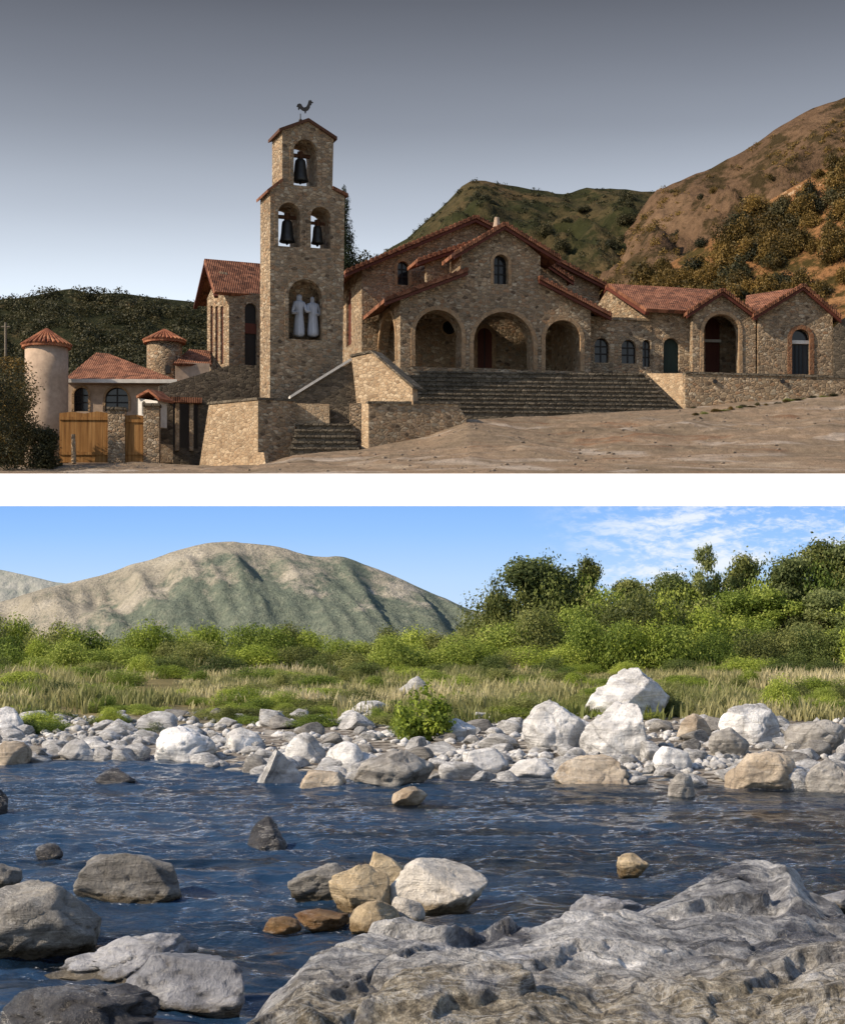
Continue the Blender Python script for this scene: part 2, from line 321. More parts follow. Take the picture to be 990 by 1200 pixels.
class MB:
    def __init__(s): s.v = []; s.f = []
    def prism(s, fr, outline, holes, d0, d1, axis='v'):
        loops = [list(outline)] + [list(h) for h in holes]
        flat = [p for lp in loops for p in lp]; N = len(flat); b = len(s.v)
        for d in (d0, d1):
            for a, z in flat: s.v.append(fr.P(a, d, z) if axis == 'v' else fr.P(d, a, z))
        tris = tessellate_polygon([[Vector((a, z, 0)) for a, z in lp] for lp in loops])
        for tr in tris:
            s.f.append([b + i for i in tr]); s.f.append([b + N + i for i in reversed(tr)])
        k = 0
        for lp in loops:
            n = len(lp)
            for i in range(n):
                j = (i + 1) % n; s.f.append([b + k + i, b + k + j, b + N + k + j, b + N + k + i])
            k += n
        return s
    def ring(s, fr, inner, outer, d0, d1, axis='v'):
        return s.prism(fr, list(outer) + list(reversed(inner)), [], d0, d1, axis)
    def box(s, fr, u0, u1, v0, v1, z0, z1): return s.prism(fr, [(u0, z0), (u1, z0), (u1, z1), (u0, z1)], [], v0, v1)
    def slab(s, p, t):
        """a sheet through points p (3 or 4, in order) with thickness t downwards along its normal"""
        n = (p[1] - p[0]).cross(p[-1] - p[0]).normalized()
        if n.z < 0: n = -n
        b = len(s.v); k = len(p); s.v += [Vector(q) for q in p] + [Vector(q) - n * t for q in p]
        s.f.append(list(range(b, b + k))); s.f.append([b + k + i for i in reversed(range(k))])
        for i in range(k):
            j = (i + 1) % k; s.f.append([b + i, b + j, b + k + j, b + k + i])
        return s
    def tube(s, p, q, r0, r1=None, n=8):
        r1 = r0 if r1 is None else r1; p = Vector(p); q = Vector(q); d = (q - p).normalized(); a = d.orthogonal().normalized(); c = d.cross(a); b = len(s.v)
        for (o, r) in ((p, r0), (q, r1)):
            for k in range(n): s.v.append(o + a * (r * cos(2 * pi * k / n)) + c * (r * sin(2 * pi * k / n)))
        for k in range(n): s.f.append([b + k, b + (k + 1) % n, b + n + (k + 1) % n, b + n + k])
        s.f.append([b + k for k in reversed(range(n))]); s.f.append([b + n + k for k in range(n)])
        return s
    def lathe(s, c, prof, n=20, sx=1.0, sy=1.0):
        c = Vector(c); b = len(s.v); m = len(prof)
        for r, z in prof:
            for k in range(n): s.v.append(c + Vector((r * sx * cos(2 * pi * k / n), r * sy * sin(2 * pi * k / n), z)))
        for i in range(m - 1):
            for k in range(n):
                j = (k + 1) % n; s.f.append([b + i * n + k, b + i * n + j, b + (i + 1) * n + j, b + (i + 1) * n + k])
        s.f.append([b + k for k in reversed(range(n))]); s.f.append([b + (m - 1) * n + k for k in range(n)])
        return s
    def build(s, name, mat, parent=None, origin=None, smooth=False):
        o0 = Vector(origin) if origin is not None else (wpos(parent) if parent is not None else Vector((0, 0, 0)))
        me = bpy.data.meshes.new(name); me.from_pydata([tuple(v - o0) for v in s.v], [], s.f); me.update()
        bm = bmesh.new(); bm.from_mesh(me); bmesh.ops.recalc_face_normals(bm, faces=bm.faces[:]); bm.to_mesh(me); bm.free()
        if smooth: me.polygons.foreach_set('use_smooth', [True] * len(me.polygons))
        return link(name, me, mat, parent, o0 if parent is None else None)
# ================================================================== UPPER PLACE: the stone church on its hill road
stone_mat('arch_brick', [(0.0, (0.17, 0.08, 0.045)), (0.5, (0.26, 0.135, 0.075)), (1.0, (0.21, 0.10, 0.055))], 4.5, (0.18, 0.12, 0.08), 1.0, 0.4)
def window(parent, fr, xl, xr, yt, yb, v, mat='glass', name='window', depth=0.3, frame='dark_shutter', bars=True):
    out = fr.arch(xl, xr, yt, yb, v)
    p = MB().prism(fr, out, [], v + depth, v + depth + 0.06).build(name, mat, parent)
    us = [a for a, _ in out]; zs = [z for _, z in out]; l, r, b, tp = min(us), max(us), min(zs), max(zs)
    if bars:
        mb = MB(); c = (l + r) / 2; mb.box(fr, c - 0.04, c + 0.04, v + depth - 0.06, v + depth - 0.004, b + .01, tp - 0.06)
        for f in (0.36, 0.66): mb.box(fr, l + .02, c - .045, v + depth - 0.055, v + depth - 0.004, b + (tp - b) * f, b + (tp - b) * f + 0.07).box(fr, c + .045, r - .02, v + depth - 0.055, v + depth - 0.004, b + (tp - b) * f, b + (tp - b) * f + 0.07)
        mb.build('frame', frame, p)
    return p
def trim(parent, fr, xl, xr, yt, yb, v, wd=0.28, proud=0.05, depth=0.12, name='arch_trim', mat='arch_stone'):
    return MB().ring(fr, fr.arch(xl, xr, yt, yb, v, grow=-0.012), fr.arch(xl, xr, yt, yb, v, grow=wd), v - proud, v + depth).build(name, mat, parent)
def roofline(parent, fr, pts, v0, v1, th=0.17, name='roof', mat='tiles', rafters=True):
    """gable or lean-to roof: a polyline along the front edge, run back from v0 to v1; dark rafter boards under the edge"""
    P = fr.poly(pts, v0); mb = MB(); up = [(u, z + th) for u, z in P]
    mb.prism(fr, P + up[::-1], [], v0, v1)
    for i in range(len(P) - 1):     # the round ends of the tile courses along the verge
        (u0, z0), (u1, z1) = P[i], P[i + 1]; L = math.hypot(u1 - u0, z1 - z0); n = max(2, int(L / 0.31))
        for k in range(n):
            a = (k + 0.5) / n; q = fr.P(u0 + (u1 - u0) * a, v0 - 0.025, z0 + (z1 - z0) * a + th); q2 = fr.P(u0 + (u1 - u0) * a, v0 + 0.45, z0 + (z1 - z0) * a + th)
            mb.tube(q, q2, 0.065, 0.06, 6)
    r = mb.build(name, mat, parent)
    if rafters:
        mb = MB(); lo = [(u, z - 0.03) for u, z in P]; lo2 = [(u, z - 0.20) for u, z in P]
        mb.prism(fr, lo + lo2[::-1], [], v0 + 0.10, v0 + 0.28); mb.build('rafter', 'red_wood', r)
    return r

# ---------------------------------------------------------------- bell tower
TF = Fr(316.5, 467, 90.6, 20)
tower = thing('bell_tower', 'tall stone bell tower with three bells and a rooster weathervane on top', 'bell tower', TF.o)
TD = 2.1
u_r = TF.uv(402, 467)[0]
outl = TF.poly([(316.5, 480), (317, 222), (331, 212.5), (331, 152), (361, 142.5), (391, 163), (389.5, 222), (404, 230), (401, 480)])
ops = [TF.arch(344, 372, 163, 218), TF.arch(326, 352, 237, 289), TF.arch(364, 388, 242, 291)]
niche = TF.arch(338, 378, 327, 398)
zsplit = TF.uv(360, 312)[1]
# the shaft is cut below the belfry so that the niche is a recess and the bell openings go right through
def clip(o, zc, keep_up):
    r = []
    for i in range(len(o)):
        (a, z), (b, y) = o[i], o[(i + 1) % len(o)]
        ins = (z >= zc) if keep_up else (z <= zc)
        if ins: r.append((a, z))
        if (z > zc) != (y > zc): r.append((a + (b - a) * (zc - z) / (y - z), zc))
    return r
wl = MB(); wl.prism(TF, clip(outl, zsplit, True), ops, 0, TD)
low = clip(outl, zsplit, False); wl.prism(TF, low, [niche], 0, 1.1); wl.prism(TF, low, [], 1.1, TD)
wl.build('wall', 'stone', tower)
for nm, pts in (('gable_coping', [(327, 154.5), (361, 142.5), (394.5, 164.5)]), ('ledge', [(313.0, 226), (331, 212.5)]), ('ledge', [(389.7, 222), (407.5, 231)])):
    P = TF.poly(pts, 0); MB().prism(TF, P + [(a, z + 0.17) for a, z in P][::-1], [], -0.12, TD + 0.15).build(nm, 'brown_wood' if nm != 'ledge' else 'tiles', tower)
for (a, b, c, d) in ((344, 372, 163, 218), (326, 352, 237, 289), (364, 388, 242, 291), (338, 378, 327, 398)):
    trim(tower, TF, a, b, c, d, 0, 0.2, 0.03, 0.1, 'arch_trim', 'stone')
# weathervane: pole, ball, arrow and rooster
base = TF.P(TF.uv(358.5, 143)[0], TD * 0.5, TF.uv(358.5, 143)[1] + 0.15)
vane = link('weathervane', None, None, tower, base - wpos(tower)); 
px1 = 1 / F * 91.0
MB().tube(base - Vector((0, 0, .2)), base + Vector((0, 0, 13 * px1)), 0.035, 0.025).lathe(base + Vector((0, 0, 5 * px1)), [(0.001, -.1), (.08, -.06), (.1, 0), (.08, .06), (.001, .1)], 10).build('pole', 'iron', vane)
RF_ = Fr(357, 131, 91.6, 8)
roo = [(347.6, 124.8), (348.8, 122.2), (351.3, 121.4), (353.4, 122.6), (354.4, 124.8), (356.2, 126.2), (358.8, 125.4), (360.6, 122.2), (361.4, 119.4), (362.0, 117.4), (362.9, 118.3), (363.7, 116.9), (364.4, 118.2), (365.2, 117.8), (365.3, 119.2), (367.2, 120.4), (365.3, 121.0), (365.0, 123.0), (363.6, 123.4), (363.3, 126.2), (361.4, 129.0), (359.0, 130.2), (358.6, 132.6), (357.2, 132.6), (357.0, 130.4), (354.0, 129.2), (351.6, 127.0), (350.6, 129.2), (349.2, 127.6), (349.6, 125.6)]
MB().prism(RF_, RF_.poly(roo), [], -0.05, 0.05).build('rooster', 'iron', vane)
# bells hang free in the three openings
def bell(px, pt, pb, r, label):
    yv = 0.9; u, zt = TF.uv(px, pt, yv); _, zb = TF.uv(px, pb, yv); h = zt - zb
    b = thing('bell', label, 'bell', TF.P(u, yv, zb), 'bells in the bell tower'); c = TF.P(u, yv, zb)
    prof = [(r * 0.93, 0), (r, 0.02 * h), (r * 0.86, 0.14 * h), (r * .76, 0.32 * h), (r * .70, 0.55 * h), (r * .62, .70 * h), (r * .34, .77 * h), (0.02, .77 * h)]
    MB().lathe(c, prof, 18).build('bell_body', 'bronze', b, smooth=True)
    MB().tube(c + Vector((0, 0, 0.5 * h)), c + Vector((0, 0, -.06 * h)), .03).lathe(c, [(.01, -.16), (.07, -.1), (.07, -.02), (.01, .05)], 10).build('clapper', 'iron', b)
    a = TF.U * (r * 1.15); y = MB(); y.tube(c - a + Vector((0, 0, .86 * h)), c + a + Vector((0, 0, .86 * h)), .12 * h * .6); y.tube(c + Vector((0, 0, .75 * h)), c + Vector((0, 0, 1.0 * h)), .16)
    y.build('yoke', 'brown_wood', b)
    # gudgeons carry the yoke into the masonry
    return b
bell(352, 178, 213, 0.45, 'single dark bronze bell in the topmost arch of the tower')
bell(336.5, 250, 284, 0.43, 'larger dark bell in the left of the two paired tower arches')
bell(372, 258, 286, 0.35, 'smaller dark bell in the right of the two paired tower arches')

# statues in the niche
def figure(name, label, cat, px, pt, pb, mat, arms, lean=0.0, fat=1.0, v=0.55):
    u, z0 = TF.uv(px, pb, v); _, z1 = TF.uv(px, pt, v); h = z1 - z0; z0 += 0.0
    root = thing(name, label, cat, TF.P(u, v, z0))
    def q(a, b, c): return TF.P(u + a * h, v + b * h, z0 + c * h) - wpos(root)
    joints = [(q(0, 0, .02), .165 * fat), (q(0, 0, .30), .145 * fat), (q(0, 0, .52), .115 * fat), (q(lean * .5, 0, .72), .125 * fat), (q(lean * .8, 0, .82), .055), (q(lean, -.01, .90), .075), (q(lean, -.01, .965), .055)]
    edges = [(0, 1), (1, 2), (2, 3), (3, 4), (4, 5), (5, 6)]
    for sgn, arm in arms:
        i = len(joints); joints += [(q(lean * .6 + sgn * .12 * fat, -.02, .765), .06), (q(*arm[0]), .05), (q(*arm[1]), .035)]
        edges += [(3, i), (i, i + 1), (i + 1, i + 2)]
    me = bpy.data.meshes.new('statue_body'); me.from_pydata([tuple(j[0]) for j in joints], edges, []); me.update()
    o = link('statue_body', me, mat, root)
    sk = o.modifiers.new('skin', 'SKIN'); sk.use_smooth_shade = True
    for k, (p, r) in enumerate(joints): me.skin_vertices[0].data[k].radius = (r * h, r * h * .8)
    me.skin_vertices[0].data[0].use_root = True
    ss = o.modifiers.new('sub', 'SUBSURF'); ss.levels = 2; ss.render_levels = 2
    dg = bpy.context.evaluated_depsgraph_get(); new = bpy.data.meshes.new_from_object(o.evaluated_get(dg)); o.modifiers.clear()
    o.data = new; new.name = 'statue_body'
    if not new.materials: new.materials.append(M[mat])
    return root
figure('statue', 'white robed statue standing on the left side of the tower niche', 'statue', 350.5, 343, 397, 'statue_white', [(1, ((.15, -.10, .58), (.23, -.12, .60))), (-1, ((-.16, -.02, .55), (-.05, -.14, .55)))], .0, .86)
figure('statue', 'white robed statue with bowed head on the right side of the niche', 'statue', 367, 346, 397, 'statue_white', [(-1, ((-.16, -.10, .58), (-.22, -.12, .62))), (1, ((.16, -.02, .55), (.02, -.14, .56)))], -.02, .95)

# ---------------------------------------------------------------- church
CF = Fr(469, 430, 95.5, 14)
church = thing('church', 'stone church with stepped red tiled gables and an arched porch', 'church', CF.o)
arches = [(486, 541, 363, 430.5), (554.5, 625, 365.5, 432.5), (638.5, 680, 375, 434.5)]
front = CF.poly([(469, 452), (469, 349), (541, 321), (541, 293), (592, 265), (633, 300), (633, 327), (692, 361), (692, 455)])
whole = [CF.arch(*a) for a in arches] + [CF.arch(578, 595.5, 298, 333)]
MB().prism(CF, front, whole, 0, 1.3).build('porch_wall', 'stone', church)
for a in arches: trim(church, CF, *a, 0, 0.22)
trim(church, CF, 578, 595.5, 298, 333, 0, 0.16)
window(church, CF, 578, 595.5, 298, 333, 0, 'glass', depth=0.5)
# side of the porch with its own arch (lit by the low sun)
zb = CF.uv(469, 452)[1]; ue = CF.uv(692, 430)[0]
sa = CF.uarch(443.5, 464, 366, 429, 0)
zt = CF.uv(469, 349)[1]
MB().prism(CF, [(1.3, zb), (5.6, zb), (5.6, zt), (1.3, zt)], [sa], 0, 0.55, 'u').build('porch_side_wall', 'stone', church)
MB().ring(CF, CF.uarch(443.5, 464, 366, 429, 0, grow=-.012), CF.uarch(443.5, 464, 366, 429, 0, grow=.22), -.04, .1, 'u').build('arch_trim', 'arch_stone', church)
MB().prism(CF, [(1.3, zb), (5.6, zb), (5.6, CF.uv(692, 361)[1]), (1.3, CF.uv(692, 361)[1])], [], ue - .55, ue, 'u').build('porch_side_wall', 'stone', church)
# rear body
RV = 5.6
rear = CF.poly([(424, 440), (424, 311), (558, 259), (702, 333), (702, 440)], RV)
rw = [CF.arch(465.5, 479, 306, 334, RV), CF.arch(559, 577, 384, 431, RV), CF.arch(660, 675, 394, 433, RV)]
MB().prism(CF, rear, rw, RV, RV + .6).build('wall', 'stone', church)
window(church, CF, 465.5, 479, 306, 334, RV); trim(church, CF, 465.5, 479, 306, 334, RV, .18)
d = MB().prism(CF, rw[1], [], RV + .1, RV + .2).build('door', 'red_wood', church)
us = [a for a, _ in rw[1]]; MB().box(CF, sum(us) / len(us) - .03, sum(us) / len(us) + .03, RV + .06, RV + .095, min(z for _, z in rw[1]), max(z for _, z in rw[1]) - .1).build('seam', 'iron', d)
trim(church, CF, 559, 577, 384, 431, RV, .2); window(church, CF, 660, 675, 394, 433, RV)
# a round dark window over the porch's left bay
uc, zc = CF.uv(526, 384, RV); circ = lambda r: [(uc + r * cos(2 * pi * k / 20), zc + r * sin(2 * pi * k / 20)) for k in range(20)]
rwn = MB().prism(CF, circ(.40), [], RV - .03, RV - .003).build('round_window', 'glass', church)
MB().prism(CF, circ(.52), [circ(.41)], RV - .08, RV - .003).build('frame', 'arch_stone', rwn)
ul = CF.uv(424, 420, RV)[0]; zr0 = CF.uv(424, 440, RV)[1]; zr1 = CF.uv(424, 311, RV)[1]
tall = CF.uarch(406, 411.5, 336, 405, ul)
MB().prism(CF, [(RV + .6, zr0), (14, zr0), (14, zr1), (RV + .6, zr1)], [tall], ul, ul + .5, 'u').build('side_wall', 'stone', church)
MB().prism(CF, tall, [], ul + .15, ul + .25, 'u').build('shutter', 'red_wood', church)
ur = CF.uv(702, 420, RV)[0]; zrr = CF.uv(702, 333, RV)[1]
MB().prism(CF, [(RV + .6, zr0), (14, zr0), (14, zrr), (RV + .6, zrr)], [], ur - .5, ur, 'u').build('side_wall', 'stone', church)
roofline(church, CF, [(405, 320), (558, 255.5), (712, 336)], RV - .6, 14.2, .2)
# middle block with clerestory
MV = 2.9
mid = CF.poly([(500, 372), (500, 305), (570, 281), (622, 296), (664, 328), (664, 372)], MV)
MB().prism(CF, mid, [], MV, MV + .5).build('clerestory_wall', 'stone', church)
roofline(church, CF, [(489, 307), (541, 289.5), (583, 275)], MV - .45, RV - .65, .2)
roofline(church, CF, [(612, 288), (632, 302), (673, 330)], MV - .45, RV - .65, .2)
u541 = CF.uv(541, 300)[0]; za = CF.uv(541, 324)[1]; zb2 = CF.uv(541, 296)[1]
MB().prism(CF, [(1.3, za), (MV, za), (MV, zb2), (1.3, zb2)], [], u541, u541 + .4, 'u').build('clerestory_wall', 'stone', church)
roofline(church, CF, [(533, 299), (592, 264), (657, 304)], -.5, MV - .5, .22)
roofline(church, CF, [(452, 353), (549, 317.5)], -.5, RV - .05, .22)
roofline(church, CF, [(632.5, 327), (717, 371)], -.5, RV - .05, .22)
# ridge finial
uf, zf = CF.uv(582, 264, 1.0)
MB().tube(CF.P(uf, 1, zf - .1), CF.P(uf, 1, zf + .45), .22, .13).build('chimney', 'plaster', church)
# ---------------------------------------------------------------- left wing behind the tower
WF = Fr(268.5, 430, 103.5, 30)
wing = thing('church_wing', 'tall church wing with a red tiled roof and three slit windows behind the tower', 'building', WF.o)
fr_o = WF.poly([(268.5, 470), (268.5, 341), (312, 345), (312, 470)])
wa = WF.arch(287, 301.5, 355, 428)
MB().prism(WF, fr_o, [wa], 0, .5).build('wall', 'stone', wing)
MB().prism(WF, wa, [], .2, .28).build('window', 'dark_shutter', wing)
ua, zA = WF.uv(287, 400); ub, _ = WF.uv(301.5, 400); MB().box(WF, ua, ub, .1, .19, WF.uv(287, 390)[1], WF.uv(287, 378)[1]).build('balcony_panel', 'red_wood', wing)
gb = WF.upoly([(268.5, 470), (268.5, 341), (257, 318), (243, 350), (243, 470)])
gb = [(max(a, .5), z) for a, z in gb]
slits = []
for x0, x1 in ((246.8, 249.6), (252.6, 255.6), (258.6, 261.8)):
    a, z = WF.vu(x0, 427); b, z2 = WF.vu(x1, 358); l, r = min(a, b), max(a, b); slits.append([(l, z), (r, z), (r, z2), (l, z2)])
MB().prism(WF, gb, slits, 0, .5, 'u').build('gable_wall', 'stone', wing)
for sl_ in slits: MB().prism(WF, sl_, [], .12, .2, 'u').build('slit_window', 'red_wood', wing)
R0, R1 = at(240, 303, 105.6), at(325, 310.5, 108.5); E0, E1 = at(252, 341.5, 102.6), at(330, 347, 105.6); B0, B1 = at(228, 355, 109.5), at(316, 360, 112)
MB().slab([E0, E1, R1, R0], .22).build('roof', 'tiles', wing)
MB().slab([R0, R1, B1, B0], .22).build('roof', 'tiles', wing)
mb = MB()
for a, b in ((R0, E0), (R0, B0)):
    dz = Vector((0, 0, .24)); mb.slab([a - dz + Vector((-.05, 0, 0)), b - dz + Vector((-.05, 0, 0)), b - dz + Vector((.2, 0, 0)), a - dz + Vector((.2, 0, 0))], .18)
mb.build('rafter', 'red_wood', wing)

# ---------------------------------------------------------------- right wing: cloister wall and two gabled pavilions
RF = Fr(695, 437, 99.0, 6)
cl = thing('cloister', 'long low stone cloister wing with two gabled pavilions and red tiled roofs', 'building', RF.o)
cw = [(696.5, 713, 396, 425), (728, 745, 398, 426), (752.5, 762, 398, 430)]
MB().prism(RF, RF.poly([(686, 462), (686, 373), (763, 376), (763, 462)]), [RF.arch(*a) for a in cw], 0, .6).build('wall', 'stone', cl)
for a in cw: window(cl, RF, *a, 0, 'glass', depth=.35)  # dark panes fill the openings in place of a shaded cloister interior
P = RF.poly([(686, 373.5), (763, 376.5)], 0); MB().prism(RF, P + [(a, z + .14) for a, z in P][::-1], [], -.08, .7).build('coping', 'stone', cl)
dr = (777, 795.5, 396, 437)
MB().prism(RF, RF.poly([(763, 462), (763, 360), (814, 362), (814, 462)], .05), [RF.arch(*dr, .05)], .05, .65).build('wall', 'stone', cl)
dd = MB().prism(RF, RF.arch(*dr, .05), [], .4, .48).build('door', 'green_wood', cl)
G1 = (824, 865.5, 368, 437.5); gv = -.7
MB().prism(RF, RF.poly([(811, 462), (811, 367), (846.5, 343), (885, 369), (885, 462)], gv), [RF.arch(*G1, gv)], gv, gv + .7).build('gable_wall', 'stone', cl)
trim(cl, RF, *G1, gv, .2)
bw = RF.poly([(800, 462), (800, 364), (826, 357), (847, 350), (868, 357), (892, 366), (892, 462)], 2.4); MB().prism(RF, bw, [RF.arch(826, 843, 372, 437, 2.4)], 2.4, 2.8).build('porch_back_wall', 'stone', cl)
dq = MB().prism(RF, RF.arch(826, 843, 372, 437, 2.4), [], 2.55, 2.65).build('door', 'red_wood', cl)
l_, z_ = RF.uv(825, 401, 2.4); r_, _ = RF.uv(844, 401, 2.4); MB().box(RF, l_, r_, 2.3, 2.395, z_, z_ + .16).build('lintel', 'white_paint', cl)
rv = 1.2
MB().prism(RF, RF.poly([(882, 462), (882, 366), (905, 366), (905, 462)], rv), [RF.arch(884.5, 891, 402, 437, rv)], rv, rv + .5).build('wall', 'stone', cl)
MB().prism(RF, RF.arch(884.5, 891, 402, 437, rv), [], rv + .2, rv + .28).build('door', 'dark_shutter', cl)
G2 = (927, 948.5, 385.5, 438.5); g2 = -.9
MB().prism(RF, RF.poly([(888, 462), (888, 367), (941.5, 338), (975, 367), (975, 462)], g2), [RF.arch(*G2, g2)], g2, g2 + .7).build('gable_wall', 'stone', cl)
trim(cl, RF, *G2, g2, .24, mat='arch_brick')
fan = RF.arch(*G2, g2); zT = RF.uv(927, 402, g2)[1]
gd = MB().prism(RF, clip(fan, zT, False), [], g2 + .35, g2 + .43).build('door', 'blue_wood', cl)
ulx = [a for a, _ in fan]; MB().box(RF, min(ulx), max(ulx), g2 + .18, g2 + .5, zT, zT + .2).build('transom', 'white_paint', cl)
MB().prism(RF, clip(fan, zT + .2, True), [], g2 + .35, g2 + .43).build('fanlight', 'glass', cl)
mb = MB(); zlo = min(z for _, z in fan)
for k in (0.30, .5, .70): uu = min(ulx) + (max(ulx) - min(ulx)) * k; mb.box(RF, uu - .03, uu + .03, g2 + .31, g2 + .347, zlo + .05, zT - .04)
mb.build('panel_bar', 'iron', gd)
# roofs
MB().slab([at(757, 361.5, 98.6), at(816, 364.5, 99.3), at(849, 340, 103.6), at(711.5, 332, 103.2)], .2).build('roof', 'tiles', cl)
MB().slab([at(711.5, 332, 103.2), at(849, 340, 103.6), at(846, 366, 108.5), at(689, 364, 108.2)], .2).build('roof', 'tiles', cl)
gp = Fr(711.5, 336, 103.1, -58)
MB().prism(gp, [gp.uv(x, y) for x, y in ((692, 384), (692, 366.5), (711.5, 336), (759, 365), (759, 384))], [], .12, .45).build('end_gable', 'stone', cl)
mb = MB(); dz = Vector((0, 0, .22))
for a, b in ((at(711.5, 332, 103.2), at(757, 361.5, 98.6)), (at(711.5, 332, 103.2), at(689, 364, 108.2))):
    mb.slab([a - dz + Vector((-.06, -.05, 0)), b - dz + Vector((-.06, -.05, 0)), b - dz + Vector((.2, .1, 0)), a - dz + Vector((.2, .1, 0))], .16)
mb.build('rafter', 'red_wood', cl)
roofline(cl, RF, [(805, 368.5), (847, 341), (888, 371)], gv - .45, 4.2, .2)
MB().slab([at(870, 369, 99.9), at(907, 366, 99.6), at(941, 336, 103.2), at(874, 346, 103.8)], .2).build('roof', 'tiles', cl)
roofline(cl, RF, [(883, 371), (941.5, 335.5), (986, 374)], g2 - .45, 4.4, .2)
EW = Fr(974, 440, 99.5, 3)
ew = MB().prism(EW, EW.poly([(976, 466), (976, 384), (990, 372), (1040, 366), (1120, 380), (1120, 466)]), [], 0, .7).build('garden_wall', 'stone_rubble')
tag(ew, 'rough dark stone wall running off beyond the last pavilion', 'wall', None, 'thing')

# ---------------------------------------------------------------- terrace, stairs and retaining walls
SF = Fr(470, 487, 92.0, 5)
st = thing('staircase', 'wide dark stone staircase climbing to the church porch', 'staircase', SF.o)
NS = 10
zs0 = SF.uv(640, 486)[1]
for i in range(NS):
    v = i * .40; f = i / (NS - 1); yb = 487 + (436.5 - 487) * i / NS; yt = 487 + (436.5 - 487) * (i + 1) / NS
    ul_ = SF.uv(462, yb, v)[0]; ur_ = SF.uv(800 - 44 * f, yb, v)[0]; z0_ = SF.uv(640, yb, v)[1]; z1_ = SF.uv(640, yt, v)[1]
    mb = MB(); mb.box(SF, ul_, ur_, v + .07, 5.2, z0_ - (.4 if i == 0 else .02), z1_ - .09); mb.box(SF, ul_, ur_ + .05, v, 5.2, z1_ - .088, z1_)
    mb.build('step', 'stone_step', st)
ztop = SF.uv(640, 436.5, 4.0)[1]
TR = Fr(470, 436, 95.6, 8)
ter = MB().box(TR, -3.5, 30, 1.0, 24, ztop - 8, ztop - .35).build('terrace_ground', 'stone_step'); tag(ter, None, None, None, 'structure')
CW = Fr(760, 437, 96.6, -50)
ck = MB().prism(CW, [CW.uv(x, y) for x, y in ((757, 437.5), (803, 437.5), (803, 480), (799, 478))], [], 0, .4).build('stair_cheek', 'stone_pale_sunlit')
tag(ck, 'pale triangular stone cheek wall at the right end of the wide stairs', 'wall', None, 'thing')
RW = Fr(800, 437, 93.9, 4)
rw_ = thing('retaining_wall', 'long low stone retaining wall in front of the cloister pavilions', 'wall', RW.o)
MB().prism(RW, RW.poly([(802.5, 500), (802.5, 438), (986, 443), (1100, 446), (1100, 500)]), [], 0, .6).build('wall', 'stone', rw_)
P = RW.poly([(802.5, 438), (986, 443), (1100, 446)]); MB().prism(RW, P + [(a, z + .12) for a, z in P][::-1], [], -.06, .66).build('coping', 'stone_step', rw_)
mb = MB()
for x in (837, 916): u, z = RW.uv(x, 447); mb.tube(RW.P(u, -.12, z), RW.P(u, .2, z), .12)
mb.build('drain_pipe', 'iron', rw_)
# pale cheek between the small and the wide stairs
LF = Fr(415, 470, 89.5, -28)
lc = thing('stair_buttress', 'pale sunlit stone buttress with a sloping top left of the wide stairs', 'wall', LF.o)
MB().prism(LF, LF.poly([(412, 419), (435.5, 413.5), (483, 455), (484, 474), (418, 474)]), [], 0, .55).build('wall', 'stone_pale_sunlit', lc)
P = LF.poly([(410.5, 418.5), (435.5, 413), (485, 455.5)]); MB().prism(LF, P + [(a, z + .12) for a, z in P][::-1], [], -.06, 1.1).build('coping', 'stone_step', lc)
# ramp wall
PF = Fr(345, 470, 89.3, 12)
rp = thing('ramp_wall', 'dark stone ramp wall with a pale sloping coping right of the tower foot', 'wall', PF.o)
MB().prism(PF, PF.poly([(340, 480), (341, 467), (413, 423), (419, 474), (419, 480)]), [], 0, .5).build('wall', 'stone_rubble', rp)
P = PF.poly([(340, 467), (413.5, 421.5)]); MB().prism(PF, P + [(a, z + .15) for a, z in P][::-1], [], -.12, .6).build('coping', 'white_paint', rp)
# panels over the small stairs
KF = Fr(347, 492, 88.9, 4)
lp = MB().prism(KF, KF.poly([(346, 500), (346, 472.5), (386, 473.5), (386, 500)]), [], 0, .4).build('landing_wall', 'stone_pale_sunlit'); tag(lp, 'short pale stone wall above the small stairs', 'wall', None, 'thing')
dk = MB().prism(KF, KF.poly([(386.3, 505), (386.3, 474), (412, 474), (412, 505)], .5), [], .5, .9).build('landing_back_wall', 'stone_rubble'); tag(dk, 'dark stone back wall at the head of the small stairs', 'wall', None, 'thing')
pp = MB().prism(KF, KF.poly([(410, 530), (410, 473), (423, 472), (423, 530)], -.3), [], -.3, .3).build('stair_pillar', 'stone'); tag(pp, 'squat stone pillar on the right side of the small stairs', 'pillar', None, 'thing')
ss_ = thing('small_staircase', 'small dark stone staircase of five steps at the foot of the tower', 'staircase', KF.o)
for i in range(5):
    v = -2.2 + i * .42; yb = 531 - 7.0 * i; yt = yb - 7.0
    ul_ = KF.uv(339 + i * 2.2, yb, v)[0]; ur_ = KF.uv(421 - i * 2.2, yb, v)[0]; z0_ = KF.uv(380, yb, v)[1]; z1_ = KF.uv(380, yt, v)[1]
    mb = MB(); mb.box(KF, ul_, ur_, v + .08, -.02, z0_ - (.4 if i == 0 else .02), z1_ - .11); mb.box(KF, ul_, ur_, v, -.02, z1_ - .108, z1_); mb.build('step', 'stone_step', ss_)
